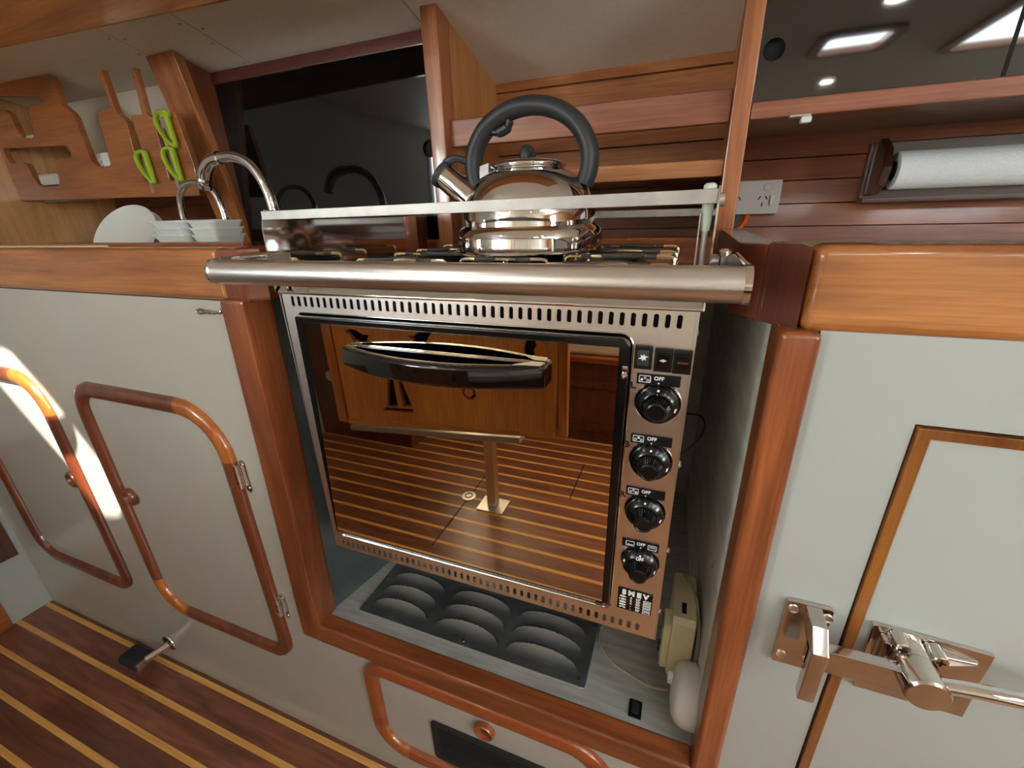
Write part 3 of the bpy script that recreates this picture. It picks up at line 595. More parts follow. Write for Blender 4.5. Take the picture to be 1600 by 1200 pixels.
b = MB(); b.lathe([(0.0022, 0), (0.0022, 0.008)], (-0.056, -0.014, 0.608), (1, 0, 0), 10); obj('hinge_pin', b, brassw, dd)
# rocker switches
for i, (x, icon) in enumerate(((-0.0262, 'spark'), (-0.0090, 'lamp'), (0.0068, 'grill'))):
    bz = 0.9135 + (0.0005, -0.0005, -0.0010)[i]
    sw = obj('rocker_switch', MB().box(x - 0.0079, x + 0.0075, OY - 0.0035, OY, bz - 0.0110, bz + 0.0110, 0.0008), blackp, ck)
    b = MB(); b.hexa([(x - 0.0052, OY - 0.0055, bz - 0.0072), (x + 0.0050, OY - 0.0055, bz - 0.0072), (x + 0.0050, OY - 0.003, bz - 0.0072), (x - 0.0052, OY - 0.003, bz - 0.0072),
        (x - 0.0052, OY - (0.0040 if i == 0 else 0.0075), bz + 0.0072), (x + 0.0050, OY - (0.0040 if i == 0 else 0.0075), bz + 0.0072), (x + 0.0050, OY - 0.003, bz + 0.0072), (x - 0.0052, OY - 0.003, bz + 0.0072)], 0.0006); rk = obj('rocker', b, blackg if i else rubber, sw)
    if icon == 'spark':
        pts = []
        for k in range(12):
            a = PI * k / 6 + 0.3; r = (0.0046, 0.0018, 0.0034, 0.0017, 0.0036, 0.0018)[k % 6]; pts.append((r * math.cos(a), r * math.sin(a)))
        me = flat2d(pts, [], 0.0002)
    elif icon == 'lamp': me = flat2d([(-0.0034, 0), (-0.0012, 0.0010), (0.0006, 0.0015), (0.0004, 0.0006), (0.0030, 0), (0.0004, -0.0006), (0.0006, -0.0013), (-0.0012, -0.0009)], [circ(-0.0006, 0, 0.0006, 8)], 0.0002)
    else: me = text2d('www', 0.0042, 0.0001)
    b = MB().add_mesh(me, Matrix.Translation((x, OY - (0.0052 if i == 0 else 0.0074), bz + (0.0008 if i == 0 else 0.001))) @ Matrix.Rotation((PI / 2 - 0.1) if i == 0 else (PI / 2 + 0.15), 4, 'X'))
    obj('icon', b, whitep if i < 2 else mat('dull_print', srgb(120, 70, 60), 0.6), sw)
# control knobs and their plates
def icon_burners(mb, x, z, filled):
    mb.add_mesh(flat2d(rrect(-0.0052, 0.0052, -0.0034, 0.0034, 0.001, 3), [rrect(-0.0046, 0.0046, -0.0028, 0.0028, 0.0007, 3)], 0.0001), faceY(x, OY - 0.0016, z))
    for i, (dx, dz) in enumerate(((-0.0026, -0.0008), (0.0002, 0.0010), (0.0028, -0.0011))):
        mb.add_mesh(flat2d(circ(0, 0, 0.0012, 14), [] if i == filled else [circ(0, 0, 0.0007, 10)], 0.0001), faceY(x + dx, OY - 0.0016, z + dz))
def icon_oven(mb, x, z, kind):
    mb.add_mesh(flat2d(rrect(-0.0045, 0.0045, -0.0032, 0.0032, 0.0009, 3), [rrect(-0.0039, 0.0039, -0.0026, 0.0026, 0.0006, 3)], 0.0001), faceY(x, OY - 0.0016, z))
    if kind == 0: mb.add_mesh(flat2d([(-0.0032, -0.0018), (0.0032, -0.0018), (0.0032, -0.0010), (-0.0032, -0.0010)], [], 0.0001), faceY(x, OY - 0.0016, z))
    else:
        for dz in (0.0016, 0.0002): mb.add_mesh(flat2d([(-0.0030 + 0.0005 * k, 0.0004 * (k % 2) + 0.0003) for k in range(13)] + [(0.0030 - 0.0005 * k, 0.0004 * (k % 2) - 0.0001) for k in range(13)], [], 0.0001), faceY(x, OY - 0.0016, z + dz - 0.0006))
knob_m = mat('knob_black', srgb(13, 13, 14), 0.2)
for i, (kx, kz) in enumerate(knobs):
    pz = kz + (0.0230, 0.0228, 0.0225, 0.0228)[i]; px = kx - 0.0012
    pl = obj('knob_label', MB().box(px - 0.0190, px + 0.0190, OY - 0.0014, OY, pz - 0.0055, pz + 0.0050, 0.0005), blackp, ck)
    b = MB()
    if i < 3:
        icon_burners(b, px - 0.0118, pz, (0, 1, 2)[i]); b.add_mesh(text2d('OFF', 0.0050, 0.00012), faceY(px + 0.0006, OY - 0.0016, pz + 0.0012))
        b.add_mesh(flat2d(circ(0, 0, 0.0008, 12), [], 0.0001), faceY(px + 0.0006, OY - 0.0016, pz - 0.0032))
    else:
        icon_oven(b, px - 0.0105, pz - 0.0002, 0); icon_oven(b, px + 0.0122, pz - 0.0002, 1); b.add_mesh(text2d('OFF', 0.0050, 0.00012), faceY(px + 0.0006, OY - 0.0016, pz + 0.0012))
        b.add_mesh(flat2d(circ(0, 0, 0.0008, 12), [], 0.0001), faceY(px + 0.0006, OY - 0.0016, pz - 0.0032))
    obj('print', b, whitep, pl)
    b = MB(); b.lathe([(0.0212, 0.0004), (0.0206, 0.0014), (0.0196, 0.0012), (0.0185, 0.0004), (0.0185, 0.0001), (0, 0.0001)], (kx, OY, kz), (0, -1, 0), 48); obj('knob_bezel', b, steel_p, ck)
    b = MB(); b.lathe([(0.0182, 0.001), (0.0186, 0.004), (0.0180, 0.0075), (0.0150, 0.0105), (0.0128, 0.0115)], (kx, OY, kz), (0, -1, 0), 48)
    b.lathe([(0.0134, 0.0105), (0.0094, 0.0225)], (kx, OY, kz), (0, -1, 0), 60, ribs=0.90)
    b.lathe([(0.0094, 0.0223), (0.0089, 0.0236), (0.0074, 0.0242), (0.0070, 0.0238), (0, 0.0236)], (kx, OY, kz), (0, -1, 0), 40)
    kb = obj('knob', b, knob_m, ck, smooth=25)
    b = MB(); b.lathe([(0.0011, 0), (0.0011, 0.0004), (0, 0.0005)], (kx, OY - 0.0098, kz + 0.0157), (0, -1, 0.75), 12); obj('pointer_dot', b, whitep, kb); b = MB()
    b.hexa([(kx + 0.0150, OY - 0.0100, kz - 0.004), (kx + 0.0163, OY - 0.0095, kz - 0.004), (kx + 0.0163, OY - 0.0090, kz - 0.004), (kx + 0.0150, OY - 0.0092, kz - 0.004), (kx + 0.0155, OY - 0.0102, kz - 0.0005), (kx + 0.0172, OY - 0.0090, kz), (kx + 0.0172, OY - 0.0085, kz), (kx + 0.0155, OY - 0.0094, kz - 0.0005)])
    if i == 3:
        b.add_mesh(text2d('OFF', 0.0046, 0.00012), Matrix.Translation((kx, OY - 0.0121, kz + 0.0133)) @ Matrix.Rotation(PI / 2 - 0.7, 4, 'X'))
        b.hexa([(kx - 0.0175, OY - 0.0080, kz - 0.001), (kx - 0.0155, OY - 0.0100, kz - 0.001), (kx - 0.0155, OY - 0.0085, kz - 0.001), (kx - 0.0175, OY - 0.0070, kz - 0.001), (kx - 0.0165, OY - 0.0088, kz + 0.006), (kx - 0.0148, OY - 0.0102, kz + 0.006), (kx - 0.0148, OY - 0.0090, kz + 0.006), (kx - 0.0165, OY - 0.0078, kz + 0.006)])
    obj('dial_print', b, whitep, kb)
for (ch, x, z) in (('L', -0.0335, 0.8855), ('B', -0.0350, 0.8225), ('R', -0.0355, 0.7635)):
    b = MB().add_mesh(text2d(ch, 0.0095, 0.0003), faceY(x, OY - 0.0004, z) @ Matrix.Rotation(0.12, 4, 'Z')); obj('marker_letter', b, redink, ck)
# cooking guide plate with the maker's lettering
gp = obj('guide_plate', MB().box(-0.0322, 0.0060, OY - 0.0012, OY, 0.6065, 0.6385, 0.0006), blackg, ck)
b = MB()
b.add_mesh(text2d('S M E V', 0.0092, 0.0006, sx=0.98), faceY(-0.0130, OY - 0.0014, 0.6330))
obj('lettering', b, whitep, gp)
b = MB()
fish = [(-0.005, 0), (-0.003, 0.0014), (0, 0.0020), (0.003, 0.0013), (0.005, 0), (0.003, -0.0010), (0, -0.0014), (-0.003, -0.0010)]
for r, (a, t) in enumerate((('4', "60'"), ('5', "30'"), ('4', "90'"), ('-', "90'"), ('-', "30'"))):
    z = 0.6262 - r * 0.0041
    pts = [fish, [(-0.005, 0.0012), (-0.003, 0.0002), (0, 0.0018), (0.004, 0.0006), (0.005, -0.0004), (0, -0.0016), (-0.003, -0.0004), (-0.005, -0.0012)], rrect(-0.0045, 0.0045, -0.0015, 0.0016, 0.0014, 4),
           [(-0.005, 0.0008), (-0.002, 0.0018), (0.003, 0.0013), (0.0052, 0.0004), (0.0035, -0.0014), (-0.004, -0.0012)], [(-0.0035, -0.0014), (-0.0045, 0.0006), (-0.001, 0.0018), (0.004, 0.0015), (0.0048, -0.0006), (0.002, -0.0014), (0.0015, 0.0002), (-0.0015, 0.0002)]][r]
    b.add_mesh(flat2d([(p[0] * 0.8, p[1] * 0.85) for p in pts], [], 0.0001), faceY(-0.0262, OY - 0.0013, z))
    b.add_mesh(text2d(a, 0.0044, 0.00008), faceY(-0.0172, OY - 0.0013, z)); b.add_mesh(text2d(t, 0.0044, 0.00008), faceY(-0.0093, OY - 0.0013, z))
    b.add_mesh(flat2d(rrect(-0.0042, 0.0042, -0.0016, 0.0016, 0.0007, 3), [rrect(-0.0035, 0.0035, -0.0010 + 0.0004 * (r < 3), 0.0008, 0.0004, 2)], 0.0001), faceY(0.0004, OY - 0.0013, z - 0.0004))
obj('print', b, whitep, gp)
# guard plates at both sides of the hob, and bars across
b = MB(); b.prism([(-0.012, 0.958), (0.398, 0.950), (0.402, 1.030), (0.395, 1.036), (0.016, 1.0375), (0.012, 1.049), (-0.002, 1.0495), (-0.006, 1.044), (-0.010, 1.03)], 'X', -0.457, -0.4555, 0.0); obj('guard_plate', b, steel_p, ck)
b = MB(); b.prism([(-0.012, 0.958), (0.398, 0.950), (0.402, 1.026), (0.395, 1.033), (0.012, 1.036), (0.008, 1.052), (-0.009, 1.053), (-0.014, 1.04)], 'X', 0.0175, 0.019, 0.0); obj('guard_plate', b, steel_p, ck)
b = MB(); b.hexa([(-0.4555, -0.008, 1.0385), (0.0175, -0.008, 1.0405), (0.0175, -0.005, 1.0405), (-0.4555, -0.005, 1.0385), (-0.4555, -0.008, 1.0478), (0.0175, -0.008, 1.0510), (0.0175, -0.005, 1.0510), (-0.4555, -0.005, 1.0478)], 0.0006); obj('front_bar', b, alu, ck)
b = MB(); b.box(-0.4555, 0.0175, 0.398, 0.401, 1.0235, 1.0345, 0.0006); obj('back_bar', b, alu, ck)
# clamp on the right guard plate, wing screw on the left
b = MB(); b.lathe([(0.0034, 0), (0.0040, 0.008), (0.0044, 0.018), (0.0050, 0.030), (0.0048, 0.034), (0.003, 0.0355), (0, 0.0355)], (0.0118, 0.004, 1.0200), (0, 0, 1), 20); obj('clamp_knob', b, mat('pale_green_plastic', srgb(206, 222, 200), 0.4), ck)
b = MB(); b.tube([(0.0118, 0.004, 0.965), (0.0118, 0.004, 1.022)], 0.0025, 10); b.box(0.0065, 0.0075, -0.002, 0.012, 0.965, 1.034); b.box(0.0120, 0.0175, 0.0, 0.008, 0.970, 0.974); b.lathe([(0.005, 0), (0.005, 0.004), (0, 0.0045)], (0.019, 0.0, 1.043), (1, 0, 0), 16); obj('clamp_bracket', b, steel_s, ck)
b = MB(); b.tube([(-0.457, 0.010, 1.017), (-0.474, 0.010, 1.017)], 0.0032, 10); b.tube([(-0.457, 0.010, 1.017), (-0.461, 0.010, 1.017)], 0.0055, 6); b.tube([(-0.457, 0.012, 0.992), (-0.464, 0.012, 0.992)], 0.004, 10); obj('pivot_bolt', b, steel_p, ck)
# hand rail
ry, rz, rr = -0.079, 0.9905, 0.0122
b = MB(); b.tube([(-0.450, ry, rz), (0.036, ry, rz)], rr, 40, cap=True); gr = obj('grab_rail', b, steel_s, ck)
for (x0, x1) in ((-0.4535, -0.450), (0.036, 0.0405)):
    b = MB(); b.tube([(x0, ry, rz), (x1, ry, rz)], 0.0132, 32); b.box(x0, x1, ry, 0.0, rz - 0.011, rz + 0.011, 0.0005)
    obj('rail_bracket', b, steel_p, gr)
for x in (-0.452, 0.038):
    b = MB(); b.tube([(x, ry + 0.006, rz + 0.0115), (x, 0.0, rz + 0.0115)], 0.0022, 8); sx = 1 if x > 0 else -1
    b.box(min(x, x - sx * 0.020), max(x, x - sx * 0.020), -0.003, 0.0, rz - 0.011, rz + 0.012, 0.0004); obj('bracket_edge', b, steel_p, gr)
b = MB(); b.lathe([(0.0055, 0), (0.0055, 0.003), (0.003, 0.005), (0, 0.005)], (0.028, -0.004, 1.002), (0, 0, 1), 14); b.tube([(0.028, -0.004, 0.985), (0.028, -0.004, 1.002)], 0.003, 8); obj('rail_screw', b, chrome, gr)
# burners
for (bx, by, r) in ((-0.335, 0.20, 0.034), (-0.205, 0.225, 0.040), (-0.075, 0.17, 0.034)):
    b = MB(); b.lathe([(r, 0), (r, 0.004), (r * 0.8, 0.006), (r * 0.6, 0.0065), (r * 0.6, 0.0085), (0, 0.0095)], (bx, by, 0.972), (0, 0, 1), 36); obj('burner', b, blackm, ck)
# pan supports: bent wire frames with twisted dark centres
burnt = mat('burnt_wire', srgb(88, 86, 84), 0.5, 0.6)
for (x0, x1, y0, y1) in ((-0.405, -0.272, 0.08, 0.31), (-0.262, -0.150, 0.10, 0.33), (-0.140, -0.012, 0.06, 0.29)):
    z = 0.9860; ym = (y0 + y1) / 2; xm = (x0 + x1) / 2
    b = MB(); b.tube([(x, y, 0.9745) for (x, y) in rrect(x0, x1, y0, y1, 0.01)], 0.0021, 8, closed=True); ps = obj('pan_support', b, brassw, ck)
    for (ya, s_) in ((y0, 1), (ym - 0.03, -1), (ym + 0.03, 1), (y1, -1)):
        b = MB(); b.tube(catmull([(x0, ya, 0.9745), (x0, ya, z - 0.004), (x0 + 0.005, ya, z), (x0 + 0.03, ya, z), (xm, ya + 0.006 * s_, z), (x1 - 0.03, ya, z), (x1 - 0.005, ya, z), (x1, ya, z - 0.004), (x1, ya, 0.9745)], 5), 0.0021, 8)
        obj('wire', b, brassw, ps)
        b = MB(); b.tube(catmull([(x0 + 0.02, ya, z), (x0 + 0.04, ya, z), (xm - 0.01, ya + 0.006 * s_, z + 0.0008), (xm + 0.01, ya + 0.010 * s_, z + 0.001), (x1 - 0.035, ya, z), (x1 - 0.02, ya, z)], 6), 0.0030, 8)
        obj('burnt_centre', b, burnt, ps)

# ------------------------------------------------------------------ kettle on the hob
K = (-0.2055, 0.200, 0.9895)
kt = thing('kettle', K, 'shiny stainless whistling kettle with round black handle standing on the hob', 'kettle')
prof = [(0, 0.0005), (0.098, 0.0), (0.1025, 0.0008), (0.1028, 0.0022), (0.0995, 0.0035), (0.0990, 0.018), (0.0975, 0.0245), (0.0945, 0.0285), (0.0905, 0.0312), (0.0890, 0.0325), (0.0888, 0.036), (0.0885, 0.046), (0.0868, 0.056), (0.0835, 0.066), (0.0785, 0.0755), (0.0715, 0.0840), (0.0625, 0.0915), (0.0540, 0.0965), (0.0485, 0.0985), (0.0465, 0.0995), (0.0455, 0.102), (0, 0.102)]
obj('body', MB().lathe(prof, K, (0, 0, 1), 96), kettle_m, kt, smooth=40)
b = MB(); b.lathe([(0.045, 0.1005), (0.0490, 0.1025), (0.0495, 0.1045), (0.0485, 0.1065), (0.0450, 0.1085), (0.036, 0.1105), (0.02, 0.112), (0, 0.1125)], K, (0, 0, 1), 64); lid = obj('lid', b, kettle_m, kt, smooth=50)
b = MB(); b.tube(catmull([(K[0] - 0.002, K[1] - 0.010, K[2] + 0.111), (K[0] - 0.002, K[1] - 0.008, K[2] + 0.120), (K[0] - 0.002, K[1] + 0.004, K[2] + 0.1235), (K[0] + 0.000, K[1] + 0.012, K[2] + 0.118), (K[0], K[1] + 0.013, K[2] + 0.111)], 5), 0.0065, 14); obj('lid_knob', b, soft_black, lid)
# spout
b = MB(); A = Vector((K[0] - 0.070, K[1] - 0.006, K[2] + 0.058)); Bv = Vector((K[0] - 0.1185, K[1] - 0.012, K[2] + 0.0975))
dv = (Bv - A); Ls = dv.length; dv.normalize()
b.lathe([(0.0215, 0), (0.0185, Ls * 0.35), (0.0172, Ls * 0.72), (0.0172, Ls)], A, dv, 36); sp_ = obj('spout', b, kettle_m, kt)
b = MB(); b.lathe([(0.0180, 0), (0.0192, 0.002), (0.0192, 0.007), (0.016, 0.0095), (0, 0.010)], Bv, dv, 36); obj('spout_cap', b, soft_black, sp_)
b = MB(); b.tube(catmull([Bv + dv * 0.006 + Vector((0.008, 0, 0.012)), Bv + Vector((0.018, 0, 0.021)), (K[0] - 0.083, K[1] - 0.004, K[2] + 0.113), (K[0] - 0.072, K[1], K[2] + 0.108)], 5), 0.005, 10, sy=1.4); obj('cap_lever', b, soft_black, kt)
# ring handle
ang0 = math.radians(-24); pts = []; rad = []
for k in range(41):
    a = ang0 + (PI - 2 * ang0) * k / 40
    pts.append((K[0] + 0.0800 * math.cos(a) + 0.001, K[1], K[2] + 0.1065 + 0.0655 * math.sin(a)))
b = MB(); b.tube(pts, 0.0112, 20, sy=1.35, up=None); hd = obj('handle', b, soft_black, kt)
b = MB(); b.tube(catmull([(K[0] - 0.050, K[1], K[2] + 0.147), (K[0] - 0.040, K[1], K[2] + 0.1455), (K[0] - 0.028, K[1], K[2] + 0.150), (K[0] - 0.024, K[1], K[2] + 0.158)], 5), [0.004] * 5 + [0.006] * 6 + [0.0045] * 5, 10, sy=1.6); obj('trigger', b, soft_black, hd)
b = MB(); b.hexa([(K[0] - 0.0705, K[1] - 0.008, K[2] + 0.090), (K[0] - 0.0545, K[1] - 0.008, K[2] + 0.090), (K[0] - 0.0545, K[1] + 0.008, K[2] + 0.090), (K[0] - 0.0705, K[1] + 0.008, K[2] + 0.090), (K[0] - 0.0685, K[1] - 0.004, K[2] + 0.108), (K[0] - 0.0545, K[1] - 0.004, K[2] + 0.111), (K[0] - 0.0545, K[1] + 0.004, K[2] + 0.111), (K[0] - 0.0685, K[1] + 0.004, K[2] + 0.108)], 0.001); obj('handle_bracket', b, silver, kt)

# ------------------------------------------------------------------ posts, shelves, smoked acrylic doors
def pst(name, x0, x1, label):
    t = thing(name, ((x0 + x1) / 2, 0.36, 0.975), label, 'post'); return t
p1 = thing('divider', (-0.418, 0.45, 0.975), 'timber divider left of the kettle with a pale side panel', 'divider')
b = MB(); b.box(-0.433, -0.403, 0.345, 0.385, 0.972, 1.345, 0.003); obj('post', b, teak_post, p1)
b = MB(); b.prism([(0.385, 0.972), (0.582, 0.972), (0.582, 1.283), (0.385, 1.334)], 'X', -0.421, -0.4035, 0.0); obj('side_panel', b, ply_z, p1)
p2 = thing('divider', (0.047, 0.45, 0.975), 'timber divider right of the kettle with worn varnish, beside the socket', 'divider')
b = MB(); b.box(0.036, 0.060, 0.345, 0.385, 0.998, 1.345, 0.003); obj('post', b, teak_post, p2)
b = MB(); b.prism([(0.385, 1.0), (0.582, 1.0), (0.582, 1.283), (0.385, 1.334)], 'X', 0.040, 0.056, 0.0); obj('side_panel', b, ply_z, p2)
b = MB(); b.box(-0.403, 0.036, 0.362, 0.375, 1.1455, 1.187, 0.003); obj('shelf_fiddle', b, teak_rail, None, 'reddish timber retaining bar behind the kettle handle, above the shelf', 'rail')
sh = thing('niche_shelf', (-0.18, 0.47, 1.09), 'timber shelf with a lipped edge behind the kettle', 'shelf')
b = MB(); b.box(-0.403, 0.036, 0.365, 0.378, 1.0775, 1.1005, 0.002); obj('front_lip', b, teak_plank_light, sh)
b = MB(); b.box(-0.403, 0.040, 0.378, 0.58, 1.078, 1.086); obj('shelf_board', b, teak_plank, sh)
# left opening with sliding smoked panels
b = MB(); b.hexa([(-0.975, 0.385, 1.3255), (-0.433, 0.385, 1.3275), (-0.433, 0.41, 1.3265), (-0.975, 0.41, 1.325), (-0.975, 0.385, 1.3035), (-0.433, 0.385, 1.3055), (-0.433, 0.41, 1.3055), (-0.975, 0.41, 1.3035)], 0.002); obj('trim_4', b, wood('trim_red', srgb(122, 58, 40), srgb(92, 40, 28), 'X'), kind='structure')
sl = thing('smoked_panel_doors', (-0.7, 0.39, 0.972), 'left pair of glossy black sliding panels behind the sink taps', 'sliding doors')
acrylic_l = mat('smoked_acrylic_dark', srgb(14, 13, 14), 0.035)
obj('sliding_panel', MB().box(-0.965, -0.700, 0.3885, 0.3905, 0.972, 1.305), acrylic_l, sl)
me = flat2d([(-0.722, 0.972), (-0.430, 0.972), (-0.430, 1.306), (-0.722, 1.306)], [circ(-0.459, 1.150, 0.0145, 28)], 0.001)
obj('sliding_panel', MB().add_mesh(me, faceY(0, 0.3865, 0)), acrylic_l, sl)
obj('finger_hole', MB().box(-0.48, -0.44, 0.392, 0.393, 1.13, 1.17), blackm, sl)
b = MB(); b.box(-0.965, -0.433, 0.380, 0.396, 0.968, 0.976, 0.001); obj('bottom_track', b, blackp, sl)
# right cupboard: shelf with dark soffit and acrylic doors
rs = thing('upper_shelf', (0.5, 0.4, 1.15), 'reddish timber edged shelf under the right smoked cupboard doors', 'shelf')
b = MB(); b.box(0.060, 1.2, 0.345, 0.365, 1.1435, 1.1645, 0.003); obj('edge_board', b, teak_rail, rs)
obj('soffit', MB().box(0.056, 1.2, 0.365, 0.58, 1.146, 1.156), wood('soffit_dark', srgb(140, 112, 80), srgb(106, 82, 58), 'X', coat=0.2), rs)
sr = thing('smoked_cupboard_doors', (0.5, 0.36, 1.165), 'right pair of glossy black sliding cupboard doors above the shelf edge', 'sliding doors')
me = flat2d([(0.058, 1.165), (0.312, 1.165), (0.312, 1.345), (0.058, 1.345)], [circ(0.0765, 1.221, 0.0125, 28)], 0.001)
obj('sliding_panel', MB().add_mesh(me, faceY(0, 0.352, 0)), acrylic, sr)
obj('sliding_panel', MB().box(0.300, 0.70, 0.356, 0.358, 1.165, 1.345), acrylic, sr)
b = MB(); b.box(0.312, 0.316, 0.3505, 0.3555, 1.165, 1.345); obj('panel_edge', b, blackm, sr)
obj('finger_hole', MB().box(0.06, 0.095, 0.3595, 0.3605, 1.20, 1.24), blackm, sr)
b = MB(); b.box(0.058, 1.2, 0.340, 0.365, 1.322, 1.342, 0.001); obj('top_track', b, blackp, sr)
ct = thing('cupboard_catch', (0.12, 0.35, 1.143), 'small white and metal catch under the right shelf edge', 'catch')
b = MB(); b.box(0.106, 0.130, 0.340, 0.352, 1.1415, 1.1445, 0.001); obj('catch_plate', b, silver, ct)
b = MB(); b.box(0.119, 0.131, 0.336, 0.348, 1.1335, 1.1415, 0.002); obj('catch_tongue', b, white_pl, ct)
# leaning side frame left of the smoked panels
lf = thing('leaning_frame', (-0.98, 0.36, 0.975), 'leaning varnished timber frame between the utensil rack and smoked panels', 'frame')
b = MB(); b.hexa([(-1.043, 0.388, 0.972), (-0.965, 0.388, 0.972), (-0.965, 0.400, 0.972), (-1.043, 0.400, 0.972), (-1.043, 0.314, 1.346), (-0.965, 0.314, 1.346), (-0.965, 0.336, 1.341), (-1.043, 0.336, 1.341)], 0.0015); obj('face_board', b, wood('teak_lean', srgb(212, 136, 74), srgb(166, 94, 48), 'Z', coat=0.6), lf)
b = MB(); b.prism([(0.392, 0.972), (0.402, 0.972), (0.402, 1.322), (0.330, 1.338)], 'X', -0.977, -0.9655); obj('side_board', b, wood('teak_lean_dark', srgb(150, 82, 48), srgb(108, 54, 30), 'Z', coat=0.4), lf)

# ------------------------------------------------------------------ utensil rack
rk = thing('utensil_rack', (-1.31, 0.30, 1.09), 'slotted timber utensil rack hanging over the white dishes', 'rack')
outer = [(-1.682, 1.105), (-0.976, 1.0905), (-0.970, 1.157), (-0.996, 1.247), (-1.014, 1.326), (-1.066, 1.330), (-1.066, 1.325), (-1.079, 1.247), (-1.076, 1.3255), (-1.068, 1.328)]
outer = [(-1.682, 1.105), (-0.976, 1.0905), (-0.970, 1.150), (-0.984, 1.2405),   # right end
         (-1.013, 1.2405), (-1.019, 1.236), (-1.030, 1.130), (-1.036, 1.1215), (-1.052, 1.1215), (-1.058, 1.128), (-1.052, 1.236),
         (-1.070, 1.2465), (-1.068, 1.326), (-1.0735, 1.327), (-1.0815, 1.2465),
         (-1.112, 1.2490), (-1.117, 1.2440), (-1.113, 1.130), (-1.118, 1.1215), (-1.132, 1.1215), (-1.139, 1.130), (-1.144, 1.1905), (-1.139, 1.238), (-1.146, 1.245), (-1.160, 1.256), (-1.163, 1.268),
         (-1.167, 1.335), (-1.178, 1.335), (-1.170, 1.270), (-1.178, 1.2665), (-1.216, 1.2665), (-1.226, 1.2610), (-1.233, 1.176), (-1.238, 1.1635), (-1.252, 1.1580), (-1.275, 1.1590), (-1.293, 1.1640), (-1.304, 1.176),
         (-1.309, 1.262), (-1.315, 1.272), (-1.340, 1.290), (-1.338, 1.330), (-1.345, 1.343), (-1.356, 1.347), (-1.60, 1.358), (-1.655, 1.360)]
hole1 = [(-1.620, 1.337), (-1.42, 1.316), (-1.405, 1.312), (-1.403, 1.302), (-1.412, 1.298), (-1.462, 1.2975), (-1.473, 1.2900), (-1.484, 1.248), (-1.492, 1.238), (-1.506, 1.2360), (-1.536, 1.240), (-1.548, 1.252), (-1.556, 1.292), (-1.572, 1.301), (-1.62, 1.303)]
hole2 = [(-1.640, 1.226), (-1.385, 1.214), (-1.368, 1.210), (-1.366, 1.196), (-1.376, 1.186), (-1.432, 1.184), (-1.446, 1.178), (-1.452, 1.146), (-1.460, 1.134), (-1.474, 1.130), (-1.535, 1.1310), (-1.552, 1.139), (-1.562, 1.156), (-1.568, 1.184), (-1.58, 1.1880), (-1.632, 1.189), (-1.642, 1.196), (-1.648, 1.212)]
# smaller knife and scissor slots are reached from the open slots above; the rack face:
me = flat2d(outer, [hole1, hole2], 0.005, 0.0012)
obj('slotted_board', MB().add_mesh(me, faceY(0, 0.3062, 0)), rack_m, rk)
obj('back_batten', MB().box(-1.58, -1.05, 0.313, 0.330, 1.096, 1.114, 0.001), teak_dark, rk)
# scissor handles
def loop_handle(name, x, z, h, wd, parent, tilt):
    c = catmull([(x + wd * 0.35, 0.293, z + h * 0.48), (x - wd * 0.20, 0.293, z + h * 0.50), (x - wd * 0.52, 0.293, z + h * 0.32), (x - wd * 0.40, 0.293, z), (x - wd * 0.02, 0.293, z - h * 0.33), (x + wd * 0.42, 0.293, z - h * 0.48), (x + wd * 0.46, 0.293, z - h * 0.38), (x + wd * 0.40, 0.293, z), (x + wd * 0.42, 0.293, z + h * 0.35)], 6, True)
    b = MB(); b.tube(c, 0.0042, 10, closed=True, sy=1.2)
    b.tube([(x + wd * 0.36, 0.293, z + h * 0.52), (x + wd * 0.40, 0.293, z - h * 0.30)], 0.0062, 10)
    return obj(name, b, green, parent)
s1 = thing('scissors', (-1.11, 0.293, 1.15), 'lime green handled scissors in the middle slot of the rack', 'scissors')
loop_handle('handle_loop', -1.112, 1.150, 0.060, 0.036, s1, 0)
b = MB(); b.box(-1.128, -1.117, 0.300, 0.304, 1.10, 1.17, 0.001); obj('blade', b, steel_s, s1)
s2 = thing('scissors', (-1.02, 0.293, 1.15), 'lime green handled scissors nearest the leaning frame, two loops showing', 'scissors')
loop_handle('handle_loop', -1.024, 1.150, 0.060, 0.036, s2, 0)
loop_handle('handle_loop', -1.014, 1.213, 0.062, 0.040, s2, 0)
b = MB(); b.box(-1.016, -0.990, 0.289, 0.298, 1.234, 1.244, 0.003); obj('tang', b, green, s2)
b = MB(); b.box(-1.040, -1.029, 0.300, 0.304, 1.10, 1.22, 0.001); obj('blade', b, steel_s, s2)
# white ribbed utensil handles at the bottoms of two slots
u1 = thing('ribbed_brush', (-1.258, 0.31, 1.165), 'white ribbed utensil handle at the bottom of the wide open slot', 'utensil')
b = MB(); b.box(-1.268, -1.240, 0.300, 0.316, 1.160, 1.190, 0.004)
for k in range(5): b.box(-1.272, -1.262, 0.298, 0.302, 1.163 + k * 0.0052, 1.1655 + k * 0.0052, 0.0005)
obj('ribbed_grip', b, white_pl, u1)
u2 = thing('ribbed_brush', (-1.50, 0.31, 1.14), 'white ribbed utensil handle in the lower left slot of the rack', 'utensil')
b = MB(); b.box(-1.545, -1.468, 0.302, 0.322, 1.134, 1.160, 0.005)
for k in range(4): b.box(-1.540, -1.472, 0.300, 0.303, 1.139 + k * 0.0055, 1.1405 + k * 0.0055, 0.0004)
obj('ribbed_grip', b, white_pl, u2)
obj('peeler', MB().box(-1.535, -1.505, 0.304, 0.318, 1.238, 1.246, 0.003), white_pl, None, 'sliver of white utensil at the bottom of the upper left slot', 'utensil')

